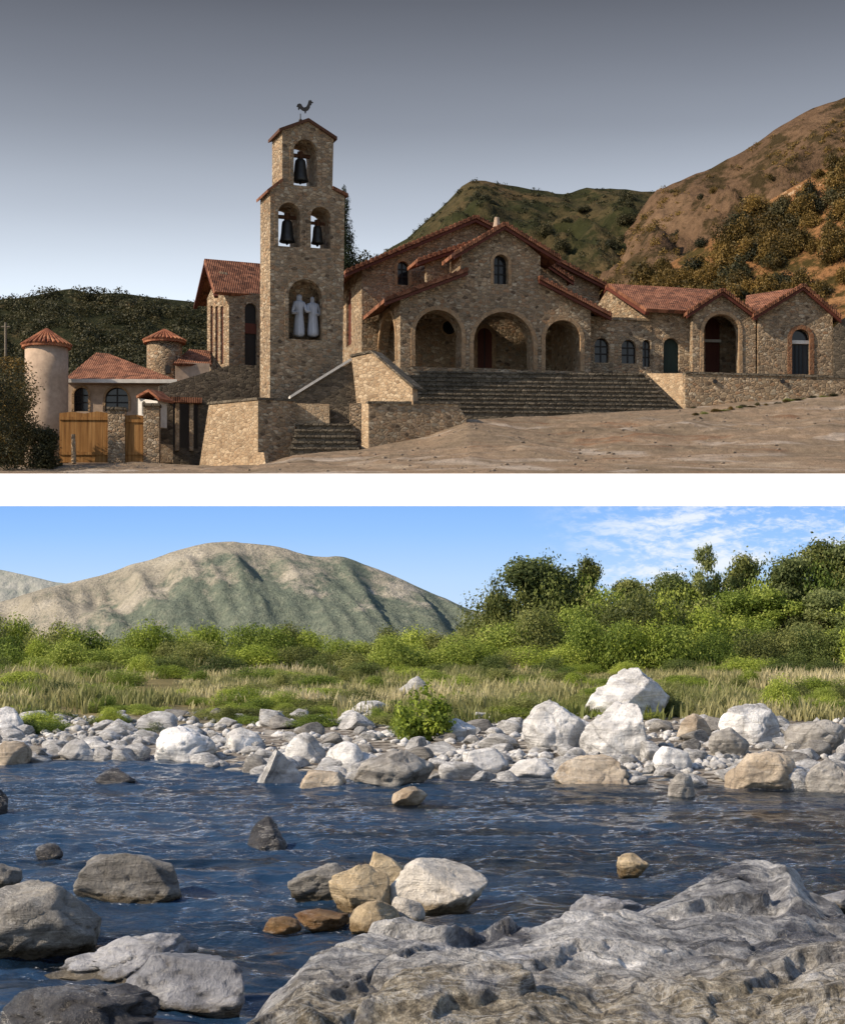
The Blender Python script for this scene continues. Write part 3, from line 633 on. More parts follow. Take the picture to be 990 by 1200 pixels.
# low front wall
BF = Fr(432, 520, 87.4, 14)
fw = thing('front_wall', 'low dark stone wall between the small stairs and the dirt road', 'wall', BF.o)
MB().prism(BF, BF.poly([(432, 530), (432, 473), (536, 473.5), (547, 491), (540, 520), (500, 530)]), [], 0, .6).build('wall', 'stone', fw)
P = BF.poly([(431, 473), (537, 473.5)]); MB().prism(BF, P + [(a, z + .12) for a, z in P][::-1], [], -.06, .66).build('coping', 'stone_step', fw)
EF = Fr(432, 520, 87.4, -52)
MB().prism(EF, EF.poly([(423.5, 530), (423.5, 473), (432, 473), (432, 530)]), [], 0, .3).build('end_face', 'stone_pale_sunlit', fw)
# bastion in front of the tower
QF = Fr(302.5, 540, 87.6, -34)
bs = thing('bastion_wall', 'battered stone bastion wall with one sunlit face left of the small stairs', 'wall', QF.o)
MB().prism(QF, QF.poly([(233, 552), (245, 474), (302.5, 468.5), (302.5, 552)]), [], 0, .7).build('sunlit_face', 'stone_pale_sunlit', bs)  # paler than the shaded face: sunshine is put into the stone colour
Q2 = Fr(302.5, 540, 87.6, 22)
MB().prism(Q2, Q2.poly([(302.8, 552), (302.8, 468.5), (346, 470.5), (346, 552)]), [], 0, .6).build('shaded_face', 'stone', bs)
P = QF.poly([(243.5, 474), (302.5, 468.5)]); MB().prism(QF, P + [(a, z + .12) for a, z in P][::-1], [], -.06, .76).build('coping', 'stone_step', bs)
P = Q2.poly([(303.2, 468.5), (346, 470.5)]); MB().prism(Q2, P + [(a, z + .12) for a, z in P][::-1], [], -.05, .66).build('coping', 'stone_step', bs)
ft = MB().prism(QF, QF.poly([(300, 552), (300, 530), (309, 530), (313, 552)], -.3), [], -.3, -.005).build('footing', 'stone_pale_sunlit', bs)

# ---------------------------------------------------------------- left courtyard
DF = Fr(187, 540, 94.6, 13)
yw = thing('courtyard_wall', 'dark rubble courtyard wall with a sloping top below the tall wing', 'wall', DF.o)
op = DF.poly([(203, 524), (203, 471), (233, 473), (233, 526)])
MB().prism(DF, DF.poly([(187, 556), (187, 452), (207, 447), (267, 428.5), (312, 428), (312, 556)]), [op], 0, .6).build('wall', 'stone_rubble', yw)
MB().prism(DF, DF.poly([(200, 528), (200, 466), (238, 468), (238, 528)], 2.2), [], 2.2, 2.4).build('porch_back', 'dark_shutter', yw)
for x0, x1 in ((206, 210.5), (222.5, 227)):
    a, z = DF.uv(x0, 528, -.2); b, z2 = DF.uv(x1, 470, -.2); MB().box(DF, a, b, -.2, .2, z, z2).build('post', 'stone_pale_sunlit', yw)
a, z = DF.uv(198, 471, -.5); b, z2 = DF.uv(237, 466, -.5); MB().box(DF, a, b, -.5, .0 - .003, z, z2).build('eave', 'tiles', yw)
pb = MB().prism(DF, DF.poly([(188.5, 542), (188.5, 520.5), (203, 521.5), (203, 542)], -1.0), [], -1, -.4).build('stone_block', 'stone_pale_sunlit'); tag(pb, 'small pale stone block on the ground beside the courtyard porch', 'block', None, 'thing')
GF = Fr(70, 541, 91.0, 3)
def plank_gate(name, label, px0, px1, pt, pb, tops):
    g = thing(name, label, 'gate', at((px0 + px1) / 2, pb, 91.0))
    pts = [(px0, pb), (px0, pt)] + tops + [(px1, pt), (px1, pb)]
    MB().prism(GF, GF.poly(pts), [], 0, .08).build('plank_panel', 'orange_planks', g)
    mb = MB()
    for y in (pt + 8, pb - 9): a, z = GF.uv(px0, y); b, _ = GF.uv(px1, y); mb.box(GF, a, b, -.05, -.003, z, z + .16)
    mb.build('rail', 'orange_planks', g); return g
plank_gate('plank_gate', 'wide orange plank gate left of the stone gate pillar', 70, 127, 484, 542, [(85, 482.5), (100, 484.5), (114, 482)])
plank_gate('plank_gate', 'narrow orange plank gate between two stone pillars', 147.3, 168.7, 487, 542, [(158, 486)])
for (a, b, c, lab) in ((127, 147, 480.5, 'stone gate pillar between the two orange plank gates'), (168.7, 187, 476, 'taller stone gate pillar right of the narrow plank gate')):
    p = thing('gate_pillar', lab, 'pillar', at((a + b) / 2, 542, 91)); MB().prism(GF, GF.poly([(a, 552), (a, c), (b, c), (b, 552)]), [], -.15, .7).build('shaft', 'stone', p)
    u0, z = GF.uv(a - 1, c); u1, _ = GF.uv(b + 1, c); MB().box(GF, u0, u1, -.25, .8, z + .002, z + .14).build('cap', 'stone_step', p)
gp_ = thing('gate_post', 'pale leaning post in front of the wide plank gate', 'post', at(87, 541, 90.6)); MB().tube(at(87, 543, 90.6), at(86.2, 509, 90.6), .13, .11).build('shaft', 'stone_pale_sunlit', gp_)
# little shrine
HF = Fr(162, 490, 93.0, -30)
sh = thing('shrine', 'small pale roofed shrine behind the narrow plank gate', 'shrine', HF.o)
hole = HF.arch(166.5, 171, 470, 486); hole2 = HF.arch(176, 181, 474, 489)
MB().prism(HF, HF.poly([(162, 500), (162, 466.5), (185, 470), (185, 500)]), [hole, hole2], 0, .8).build('wall', 'white_paint', sh)
MB().prism(HF, HF.poly([(160, 500), (160, 465), (186, 468), (186, 500)], .82), [], .82, .9).build('back', 'dark_shutter', sh)
P = HF.poly([(160, 466.5), (174, 459), (187, 470)], -.2); MB().prism(HF, P + [(a, z + .15) for a, z in P][::-1], [], -.2, 1.0).build('roof', 'tiles_round', sh)
# low tiled building and two round towers
OF = Fr(76, 490, 99.0, 2)
lb = thing('low_house', 'low plastered house with arched windows and a red hipped roof', 'house', OF.o)
wa1, wa2 = (87, 104, 454, 482), (123.5, 151, 454, 482)
MB().prism(OF, OF.poly([(74, 545), (74, 446), (209, 447), (209, 545)]), [OF.arch(*wa1), OF.arch(*wa2)], 0, .4).build('wall', 'plaster', lb)
window(lb, OF, *wa1, 0, depth=.22); window(lb, OF, *wa2, 0, depth=.22)
for a in (wa1, wa2): trim(lb, OF, *a, 0, .12)
a0, a1, a2, a3 = at(75, 444.5, 98.4), at(211, 446.5, 98.6), at(128, 414.5, 103.0), at(113, 413, 103)
MB().slab([a0, a1, a2, a3], .15).slab([a1, at(213, 450, 107), a2], .15).slab([at(73, 450, 107), a0, a3], .15).build('roof', 'tiles', lb)
u0, z = OF.uv(76, 448.5, -.75); u1, z1 = OF.uv(208, 444.8, -.75); MB().box(OF, u0, u1, -.85, -.68, z, z1).build('gutter', 'white_paint', lb)
def round_tower(label, px, rpx, yt, yb, apex, eave_r, Y, mat):
    c = at(px, yb, Y); r = rpx / F * Y; zt_ = H + (YH - yt) / F * Y; za_ = H + (YH - apex) / F * Y; R = eave_r / F * Y
    tw = thing('round_tower', label, 'tower', c)
    h = zt_ - c.z; MB().lathe(c, [(r, -3), (r, 0), (r, h * .5), (r, h)], 36).build('wall', mat, tw, smooth=False)
    tw.children[0].data.polygons.foreach_set('use_smooth', [True] * len(tw.children[0].data.polygons))
    mb = MB(); mb.lathe(c, [(R, h - .02), (R, h + .10), (R * .5, h + .1 + (za_ - zt_) * .48), (.04, h + .1 + (za_ - zt_) * .95)], 30)
    for k in range(30):
        a = 2 * pi * k / 30; mb.tube(c + Vector((R * 1.02 * cos(a), R * 1.02 * sin(a), h + .12)), c + Vector((.06 * cos(a), .06 * sin(a), h + .14 + (za_ - zt_) * .95)), .10, .03, 6)
    mb.build('roof', 'tiles_round', tw)
    return tw
round_tower('large round plastered tower with a conical tiled roof at the far left', 55, 25, 408, 483, 387, 28.5, 96.5, 'plaster')
tw2 = round_tower('smaller round stone tower with a conical tiled roof beside the hill', 193, 20.5, 402.5, 450, 388, 24.5, 104, 'stone')
c = at(196, 437, 104); fr2 = Fr(197, 437, 104 - 20.5 / F * 104 - .03, 0); MB().prism(fr2, fr2.arch(194, 200, 428, 437.5), [], -.0, .2).build('window', 'dark_shutter', tw2)
bk = thing('back_house', 'small tiled house half hidden between the round tower and the tall wing', 'house', at(225, 440, 103))
b5 = Fr(207, 440, 102.6, 10); MB().prism(b5, b5.poly([(206, 470), (206, 424), (246, 426), (246, 470)]), [], 0, .4).build('wall', 'plaster', bk)
MB().slab([at(203, 425.5, 102.2), at(248, 427, 103.2), at(246, 411, 106), at(222, 409, 105.5)], .15).build('roof', 'tiles', bk)
pole = thing('utility_pole', 'thin grey utility pole at the left edge above the bushes', 'pole', at(7, 440, 100))
MB().tube(at(7, 470, 100), at(7, 378, 100), .09, .07).build('shaft', 'grey_wood', pole)
MB().tube(at(2, 383, 100), at(12, 383, 100), .05).build('crossarm', 'grey_wood', pole)
# ================================================================== foliage generators
def leaf_cloud(name, seed, blobs, n, size, mat, up=0.25, shell=0.55, aspect=0.55, jitter=0.12):
    """many small folded leaf faces spread through the volume of several lobes; attribute 'tone' varies leaf by leaf"""
    R = np.random.RandomState(seed); B = np.array(blobs, float)          # x,y,z,rx,ry,rz
    wgt = (B[:, 3] * B[:, 4] * B[:, 5]) ** (2 / 3); idx = R.choice(len(B), n, p=wgt / wgt.sum()); b = B[idx]
    d = R.normal(size=(n, 3)); d /= np.linalg.norm(d, axis=1)[:, None]
    r = shell + (1 - shell) * R.rand(n) ** 0.7; lobe = 1 + 0.28 * vn(d[:, 0] * 2.3 + idx * 3.1, d[:, 1] * 2.3 + d[:, 2] * 2.1, seed % 7) * 2
    c = b[:, :3] + d * b[:, 3:6] * (r * lobe)[:, None] + R.normal(size=(n, 3)) * jitter * b[:, 3:6].mean(1)[:, None]
    nrm = d + R.normal(size=(n, 3)) * 0.75; nrm[:, 2] += up; nrm /= np.linalg.norm(nrm, axis=1)[:, None]
    t1 = np.cross(nrm, R.normal(size=(n, 3))); t1 /= np.linalg.norm(t1, axis=1)[:, None]; t2 = np.cross(nrm, t1)
    s = (size * (0.6 + 0.8 * R.rand(n)))[:, None]
    v = np.stack([c - t1 * s, c - t2 * s * aspect + nrm * s * .15, c + t1 * s, c + t2 * s * aspect + nrm * s * .15], 1).reshape(-1, 3)
    f = np.arange(4 * n).reshape(n, 4)
    me = np_mesh(name, v, f); me.materials.append(M[mat])
    at_ = me.attributes.new('tone', 'FLOAT', 'FACE'); bl = R.rand(len(B)) * 0.5 + 0.25; at_.data.foreach_set('value', np.clip(bl[idx] + R.normal(size=n) * .16, 0, 1).astype(np.float32))
    return me
def bush_blobs(seed, w, h, k=9):
    R = random.Random(seed); out = []
    for i in range(k):
        a = R.uniform(0, 2 * pi); q = R.uniform(0, .62) * w; hh = h * R.uniform(.45, 1.0) * (1 - .35 * (q / w) ** 2)
        rr = R.uniform(.28, .48) * w; out.append((q * cos(a), q * sin(a), hh - rr * .75, rr, rr, rr * R.uniform(.7, .95)))
    for i in range(4):
        a = 2 * pi * i / 4 + R.random(); out.append((cos(a) * w * .45, sin(a) * w * .45, h * .22, w * .42, w * .42, h * .28))
    return out
def tree_blobs(seed, w, h, trunk, k=12):
    R = random.Random(seed); out = []
    for i in range(k):
        a = R.uniform(0, 2 * pi); q = R.uniform(.1, .75) * w; z = trunk + (h - trunk) * R.uniform(.15, .92); q *= (1.1 - ((z - trunk) / (h - trunk)) ** 2 * .8)
        rr = R.uniform(.2, .36) * w; out.append((q * cos(a), q * sin(a), z, rr, rr, rr * R.uniform(.55, .8)))
    return out
def skeleton(seed, blobs, h, r):
    """a tapered trunk and limbs reaching into each lobe"""
    R = random.Random(seed); mb = MB(); p = Vector((0, 0, -.3)); fork = Vector((R.uniform(-.05, .05) * h, 0, h * .35))
    mb.tube(p, fork, r, r * .7, 8)
    for b in blobs:
        q = Vector(b[:3]); m_ = fork.lerp(q, .5) + Vector((R.uniform(-.1, .1), R.uniform(-.1, .1), R.uniform(-.02, .12))) * b[3]
        mb.tube(fork, m_, r * .45, r * .28, 6); mb.tube(m_, q, r * .28, r * .10, 5)
    return mb
def mesh_of(mb, name, mat):
    o = mb.build(name, mat, None, (0, 0, 0)); me = o.data; bpy.data.objects.remove(o); return me

# prototypes (unit size: about 1 m half-width, 1 m high); copies are scaled
BUSH = {}
for mat, key in (('leaf_bright', 'bright'), ('leaf_mid', 'mid'), ('leaf_olive', 'olive'), ('leaf_dark', 'dark'), ('leaf_autumn', 'autumn'), ('leaf_dusk', 'dusk')):
    for k in range(3):
        n, sz = (9000, .026) if key not in ('autumn', 'dusk') else (2200, .055)
        BUSH[key, k] = leaf_cloud('bush_' + key, 40 + k * 7 + len(key), bush_blobs(k * 5 + len(key), 1.0, 1.0), n, sz, mat)
TREE = {}
for mat, key in (('leaf_tree', 'dark'), ('leaf_olive', 'olive'), ('leaf_mid', 'mid')):
    for k in range(2):
        bl = tree_blobs(k * 9 + len(key) + 3, 1.0, 2.0, .25, 24)
        TREE[key, k] = (leaf_cloud('crown_' + key, 90 + k, bl, 13000, .034, mat, shell=.35, jitter=.18), mesh_of(skeleton(k + 5, bl, 2.0, .07), 'trunk_' + key, 'bark'))
bl = tree_blobs(61, .9, 2.0, 1.0, 11)
TREE['sparse', 0] = (leaf_cloud('crown_sparse', 97, [(b[0], b[1], b[2], b[3] * .75, b[4] * .75, b[5] * .6) for b in bl], 3000, .036, 'leaf_tree', shell=.3, jitter=.25), mesh_of(skeleton(9, bl, 2.0, .05), 'trunk_sparse', 'bark'))
def put_bush(key, k, p, w, h, label, group, rot, name='bush', cat='bush'):
    o = link(name, BUSH[key, k], None, None, p); o.scale = (w, w * .9, h); o.rotation_euler = (0, 0, rot)
    return tag(o, label, cat, group, 'thing')
def put_tree(key, k, p, w, h, label, group, rot, name='tree'):
    t_ = thing(name, label, 'tree', p, group); t_.scale = (w, w, h / 2.0); t_.rotation_euler = (0, 0, rot)
    c, tr = TREE[key, k]
    a = link('crown', c, None, t_); b = link('trunk', tr, None, t_)
    return t_

# ================================================================== upper ground and hills
Y0 = 79.0; Z0 = H + (YH - 555) / F * Y0
backline = [(-400, 548, 92), (0, 548, 92), (70, 543, 91), (187, 543, 91), (233, 546, 88.2), (303, 546, 87.0), (346, 534, 86.6), (422, 527, 86.5), (440, 523, 87.1), (500, 512, 88.0), (548, 491, 89), (640, 487.5, 91.9), (800, 479, 92.8), (860, 472, 94), (985, 461, 95), (1100, 454, 96), (1500, 440, 98)]
bx = np.array([(p[0] - CX) / F * p[2] for p in backline]); bY = np.array([p[2] for p in backline]); bz = np.array([H + (YH - p[1]) / F * p[2] for p in backline])
def upper_ground(X, Y):
    yb = np.interp(X, bx, bY); zb = np.interp(X, bx, bz); s = (Y - Y0) / (yb - Y0)
    z = Z0 + (zb - Z0) * np.clip(s, 0, 1) + np.maximum(0, Y - yb) * .09
    amp = np.clip(s * 3, 0, 1) * np.clip((1.05 - s) * 5, 0.15, 1)
    return z + amp * (fbm(X * .35, Y * .8, 5, 4) * .32 + fbm(X * 1.4, Y * 2.5, 3, 9) * .10)
xs = np.concatenate([np.linspace(-90, -26, 40), np.linspace(-25.8, 25.8, 420), np.linspace(26, 90, 40)]); ys = np.concatenate([np.linspace(Y0, 98, 130), np.linspace(98.5, 130, 30)])
XX, YY = np.meshgrid(xs, ys)
m, t = material('dirt'); pos = posco(t)
st_ = t.mapping(pos, (0.22, 0.9, 0.9), (0, 0, radians(16)))
n1 = t.noise(st_, 0.8, 7, 0.62, .6); n2 = t.noise(pos, 3.0, 6, .7); n3 = t.noise(t.mapping(pos, (.12, .5, .5)), 1.1, 4, .55, 1.0)
c = t.ramp(n1.outputs[0], [(.28, (.15, .115, .080)), (.45, (.225, .176, .126)), (.58, (.265, .196, .136)), (.72, (.35, .29, .22))])
c = t.mix(t.maprange(n3.outputs[0], .56, .66, 0, .75), c, (.40, .35, .30))
c = t.mix(t.maprange(n3.outputs[0], .40, .30, 0, .7), c, (.20, .105, .06))
c = t.mix(.5, c, t.ramp(n2.outputs[0], [(.3, (.45, .45, .45)), (.7, (1.35, 1.35, 1.35))]), 'MULTIPLY')
trk = t.add('ShaderNodeTexWave', {'Vector': t.mapping(pos, (.1, 1, 1), (0, 0, radians(-14))), 'Scale': .42, 'Distortion': 2.2, 'Detail': 3.0, 'Detail Scale': .6}, bands_direction='Y')
c = t.mix(.22, c, t.ramp(trk.outputs[0], [(.0, (.62, .60, .58)), (.25, (1, 1, 1)), (.8, (1.12, 1.1, 1.08))]), 'MULTIPLY')
n9 = t.noise(pos, 14, 4, .7); c = t.mix(.5, c, t.ramp(n9.outputs[0], [(.35, (.5, .5, .5)), (.65, (1.35, 1.35, 1.35))]), 'MULTIPLY')
principled(t, c, .95, t.bump(t.math('ADD', t.math('ADD', n1.outputs[0], n9.outputs[0]), t.math('ADD', n2.outputs[0], t.math('MULTIPLY', trk.outputs[0], .35))), .9, .08), .1); M['dirt'] = m
g = link('road', grid_mesh('road', XX, YY, upper_ground(XX, YY)), 'dirt'); tag(g, None, None, None, 'structure')
# loose stones along the road verge
R = np.random.RandomState(5)
rock_mat('road_stones', [(0.10, 0.08, 0.06), (0.17, 0.135, 0.105), (0.24, 0.195, 0.15), (0.33, 0.28, 0.23)], 0.4, None, 0.9, 2.4)
def pebble_field(name, mat, P, sizes, seed):
    bm = bmesh.new(); bmesh.ops.create_icosphere(bm, subdivisions=1, radius=1); bv = np.array([v.co[:] for v in bm.verts]); bf = np.array([[v.index for v in f.verts] for f in bm.faces]); bm.free()
    R = np.random.RandomState(seed); n = len(P); k = len(bv)
    sc = sizes[:, None] * (0.6 + .8 * R.rand(n, 3)); sc[:, 2] *= .65
    V = bv[None] * (1 + .35 * (R.rand(n, k, 1) - .5)) * sc[:, None, :]; a = R.rand(n) * 6.28
    x = V[..., 0] * np.cos(a)[:, None] - V[..., 1] * np.sin(a)[:, None]; y = V[..., 0] * np.sin(a)[:, None] + V[..., 1] * np.cos(a)[:, None]
    V = np.stack([x, y, V[..., 2]], -1) + P[:, None, :]
    me = np_mesh(name, V.reshape(-1, 3), (bf[None] + (np.arange(n) * k)[:, None, None]).reshape(-1, 3)); me.polygons.foreach_set('use_smooth', np.ones(len(me.polygons), bool))
    o = link(name, me, mat); tag(o, None, None, None, 'stuff'); return o
px_ = R.uniform(-24, 24, 2600); py_ = Y0 + .3 + R.rand(2600) * 14
pz_ = upper_ground(px_, py_); ok = py_ < np.interp(px_, bx, bY) - .2
dens = vn(px_ * .4, py_ * .7, 3) + .5 > R.rand(2600) * .9
s_ok = ok & dens & (R.rand(2600) < .55)
pebble_field('road_gravel', 'road_stones', np.stack([px_, py_, pz_], -1)[s_ok], (.03 + .09 * R.rand(2600) ** 3)[s_ok], 6)

def hill_mat(name, ramp, scrub, sscale, amount, rock=None, bumpd=.4, gully=None):
    m, t = material(name); pos = posco(t)
    n1 = t.noise(pos, .09, 6, .6); n2 = t.noise(pos, sscale, 6, .7); n3 = t.noise(pos, sscale * 4, 4, .7)
    c = t.ramp(n1.outputs[0], ramp)
    k = t.math('ADD', t.math('MULTIPLY', n2.outputs[0], .7), t.math('MULTIPLY', n1.outputs[0], .3))
    c = t.mix(t.maprange(k, amount, amount + .07), scrub, c)
    if rock is not None: c = t.mix(t.maprange(n2.outputs[0], .60, .66), c, rock)
    c = t.mix(.55, c, t.ramp(n3.outputs[0], [(.3, (.4, .4, .4)), (.7, (1.4, 1.4, 1.4))]), 'MULTIPLY')
    principled(t, c, .95, t.bump(t.math('ADD', n2.outputs[0], t.math('MULTIPLY', n3.outputs[0], .5)), 1.0, bumpd), .05); M[name] = m
hill_mat('hill_forest', [(.3, (.034, .034, .017)), (.6, (.065, .052, .026)), (.75, (.11, .075, .038))], (.024, .027, .013), .5, .52)
hill_mat('hill_far', [(.3, (.034, .031, .015)), (.55, (.060, .048, .023)), (.75, (.115, .074, .037))], (.027, .029, .012), .22, .46)
hill_mat('hill_brown', [(.3, (.078, .050, .031)), (.55, (.115, .073, .044)), (.75, (.17, .112, .068))], (.045, .033, .016), .30, .44)
hill_mat('hill_near', [(.3, (.16, .082, .036)), (.55, (.235, .122, .054)), (.75, (.33, .195, .098))], (.06, .045, .016), .45, .44, (.40, .28, .17))

class Hill:
    def __init__(s, name, sil, base, Yb, Yr, mat, amp=1.5, nx=220, ny=90, x0=-500, x1=1500, pw=1.0, seed=0, fold=0.0, fs=1.0, back=.5, tmax=1.6, smooth=4):
        sx, sy = zip(*sil); qx, qy = zip(*base); s.smooth = smooth; s.d = (sx, sy, qx, qy, Yb, Yr, pw); s.back = back; s.smooth = smooth; s.fs = fs
        px = np.linspace(x0, x1, nx); tt = np.concatenate([np.linspace(0, 1, ny), np.linspace(1.05, tmax, 12)])
        PX, T = np.meshgrid(px, tt); X, Y, Z = s.pt(PX, T)
        n = fbm(X * .06 * fs, Y * .06 * fs, 6, seed, .52) * amp * 2 + fold * fbm((X * .09 + Y * .03) * fs, Y * .02 * fs, 4, seed + 3, .5, True)
        wgt = np.clip(T * 3, 0, 1) * np.where(T < 1, np.clip((1.02 - T) * 4, .12, 1), .12)
        Z = Z + n * wgt
        o = link(name, grid_mesh(name, X, Y, Z), mat); tag(o, None, None, None, 'structure'); s.o = o; s.amp = amp; s.seed = seed; s.fold = fold
    def pt(s, PX, T):
        sx, sy, qx, qy, Yb, Yr, pw = s.d
        fx = np.arange(-700, 1701, 4.0); sm = np.interp(fx, sx, sy); kk = np.hanning(int(s.smooth / 2) * 2 + 3); kk /= kk.sum(); sm = np.convolve(np.pad(sm, len(kk) // 2, 'edge'), kk, 'valid')
        top = np.interp(PX, fx, sm); bot = np.interp(PX, qx, qy); Tc = np.clip(T, 0, 1)
        Y = Yb + (Yr - Yb) * T; py = bot + (top - bot) * Tc ** pw
        Z = H + (YH - py) / F * (Yb + (Yr - Yb) * Tc); Z = Z - np.maximum(0, T - 1) * (Yr - Yb) * s.back
        X = (PX - CX) / F * Y; return X, Y, Z
    def surf(s, px, T):
        X, Y, Z = s.pt(np.asarray(px, float), np.asarray(T, float))
        n = fbm(X * .06 * s.fs, Y * .06 * s.fs, 6, s.seed, .52) * s.amp * 2 + s.fold * fbm((X * .09 + Y * .03) * s.fs, Y * .02 * s.fs, 4, s.seed + 3, .5, True)
        return X, Y, Z + n * np.clip(T * 3, 0, 1) * np.clip((1.02 - T) * 4, .12, 1)
left_hill = Hill('left_hill', [(-500, 330), (-150, 352), (0, 350), (30, 347), (60, 341), (85, 336), (105, 343), (140, 342), (165, 346), (225, 353), (265, 360), (330, 380), (420, 395), (1500, 420)], [(-500, 470), (1500, 470)], 112, 150, 'hill_forest', 1.2, seed=2)
ledge_hill = Hill('back_ridge', [(-500, 480), (330, 420), (385, 330), (412, 322), (440, 305), (480, 279), (512, 250), (545, 217), (565, 211), (600, 219), (650, 226), (700, 222), (740, 222), (780, 226), (850, 245), (1500, 250)], [(-500, 470), (1500, 470)], 128, 200, 'hill_far', 1.5, seed=8, fold=3.6, fs=2.6)
brown_hill = Hill('right_ridge', [(-500, 470), (560, 440), (640, 372), (690, 320), (735, 268), (768, 224), (800, 209), (830, 195), (880, 172), (905, 156), (950, 130), (975, 119), (1000, 113), (1100, 80), (1500, 60)], [(-500, 470), (1500, 470)], 124, 180, 'hill_brown', 1.4, seed=14, fold=3.6, fs=2.8)
near_hill = Hill('near_slope', [(-500, 470), (660, 440), (700, 352), (745, 334), (765, 318), (800, 300), (850, 268), (900, 236), (950, 208), (990, 183), (1100, 120), (1500, 60)], [(-500, 470), (1500, 470)], 112, 142, 'hill_near', 1.0, seed=21)
# scrub on the hills
Rr = random.Random(3)
def hill_scrub(hill, n, xr, tr, keyset, wr, seed, name, label, group, cond=None):
    R = random.Random(seed); k = 0
    while k < n:
        px = R.uniform(*xr); T = R.uniform(*tr)
        if cond and not cond(px, T, R): continue
        x, y, z = hill.surf(px, T); w_ = R.uniform(*wr); key = R.choice(keyset)
        put_bush(key, R.randrange(3), (float(x), float(y), float(z) - .1 * w_), w_, w_ * R.uniform(.9, 1.5), label, group, R.uniform(0, 6), name); k += 1
hill_scrub(near_hill, 270, (690, 1015), (.10, .99), ['autumn', 'autumn', 'dusk', 'autumn', 'autumn'], (.7, 1.7), 4, 'hillside_shrub', 'rusty green shrub on the sunlit slope behind the cloister', 'shrubs on the slope behind the cloister', lambda px, T, R: not (px > 870 and T < .5 and R.random() < .9))
hill_scrub(brown_hill, 26, (740, 1000), (.2, .95), ['autumn', 'dusk'], (.35, .7), 5, 'ridge_shrub', 'small dry shrub dotting the brown ridge', 'shrubs on the brown ridge')
hill_scrub(ledge_hill, 70, (520, 790), (.15, .9), ['dusk'], (.6, 1.4), 6, 'ravine_shrub', 'dark green shrub on the shaded ridge behind the church', 'shrubs on the shaded ridge')
# forest mass on the left hill: reads as one dark cover
bl = []; R = random.Random(9)
for k in range(900):
    px = R.uniform(-60, 420); T = R.uniform(.03, .97); x, y, z = left_hill.surf(px, T); w_ = R.uniform(.5, 1.2); bl.append((float(x), float(y), float(z) + w_ * .2, w_, w_, w_ * .7))
fo = link('hill_forest', leaf_cloud('hill_forest', 77, bl, 170000, .10, 'leaf_dusk', shell=.6, jitter=.05)); tag(fo, None, None, None, 'stuff')
bl = []
for k in range(26):
    px = R.uniform(60, 330); T = R.uniform(.02, .25); x, y, z = left_hill.surf(px, T); w_ = R.uniform(.5, 1.0)
    put_bush('autumn', k % 3, (float(x), float(y), float(z)), w_, w_ * 1.2, 'rust coloured shrub at the foot of the dark left hill', 'shrubs under the left hill', R.uniform(0, 6), 'hill_foot_shrub')
# low scrub that covers the two ridges: nobody could count it
for nm, hill, xr_, tr_, nb_, nl, mt_, sd in (('ridge_scrub', brown_hill, (600, 1010), (.05, 1.0), 900, 40000, 'leaf_autumn', 31), ('ravine_scrub', ledge_hill, (380, 820), (.05, 1.0), 1200, 60000, 'leaf_dusk', 33)):
    R = random.Random(sd); bl = []
    while len(bl) < nb_:
        px = R.uniform(*xr_); T = R.uniform(*tr_)
        if vn(px * .02, T * 6, sd) < -.08 and R.random() < .8: continue
        x, y, z = hill.surf(px, T); w_ = R.uniform(.2, .55); bl.append((float(x), float(y), float(z) + w_ * .1, w_, w_, w_ * .7))
    o = link(nm, leaf_cloud(nm, sd, bl, nl, .085, mt_, shell=.4)); tag(o, None, None, None, 'stuff')
# conifer behind the tower
cp = at(404, 400, 110); ct = thing('conifer', 'dark narrow conifer rising behind the bell tower', 'tree', cp)
hh = (400 - 222) / F * 110
cb = [(R.uniform(-.12, .12), R.uniform(-.12, .12), hh * (.3 + .7 * k / 22), max(.14, 1.35 * (1 - k / 24)), max(.14, 1.35 * (1 - k / 24)), .32) for k in range(23)]
link('crown', leaf_cloud('conifer_crown', 12, cb, 11000, .085, 'leaf_conifer', up=.1, shell=.3, aspect=.3), None, ct)
link('trunk', mesh_of(MB().tube((0, 0, -2), (0, 0, hh * .98), .16, .03), 'conifer_trunk', 'bark'), None, ct)
put_bush('dusk', 1, at(424, 330, 112), 1.8, 2.2, 'dark shrub on the skyline between tower and church roof', None, 1.0, 'skyline_shrub')
# dark bushes in the lower left corner of the courtyard road
for k, (px, pb, pt, w_, key, lab) in enumerate(((22, 562, 428, 2.05, 'dusk', 'large dark bush at the left edge in front of the round tower'), (54, 560, 496, 1.0, 'dusk', 'dark low bush beside the wide plank gate'), (-20, 562, 400, 2.6, 'dusk', 'tall dark bush cut by the left picture edge'), (12, 520, 412, 1.7, 'autumn', 'olive brown bush behind the dark bush under the utility pole'))):
    Yk = 85.5 - k + (6 if k == 3 else 0); p = at(px, pb, Yk); hgt = (pb - pt) / F * Yk
    o = link('road_bush', leaf_cloud('road_bush', 200 + k, bush_blobs(60 + k, w_, hgt, 16), 9000, .06, 'leaf_dusk' if key == 'dusk' else 'leaf_autumn'), None, None, p); tag(o, lab, 'bush', None, 'thing')
# weeds at the foot of the retaining wall
for k in range(20):
    px = 812 + (k * 53) % 180 + (k % 5); Yk = float(np.interp((px - CX) / F * 94, bx, bY)) - .1 - (k * 7 % 10) * .22; gz = float(upper_ground((px - CX) / F * Yk, Yk)); yy = YH - (gz - H) * F / Yk
    put_bush(['dusk', 'olive', 'autumn'][k % 3], k % 3, at(px, yy + 1, Yk), .22 + .06 * (k % 5), .12 + .04 * (k % 4), 'low weed clump growing along the foot of the terrace walls', 'weeds along the terrace walls', k, 'weed_clump', 'plant')

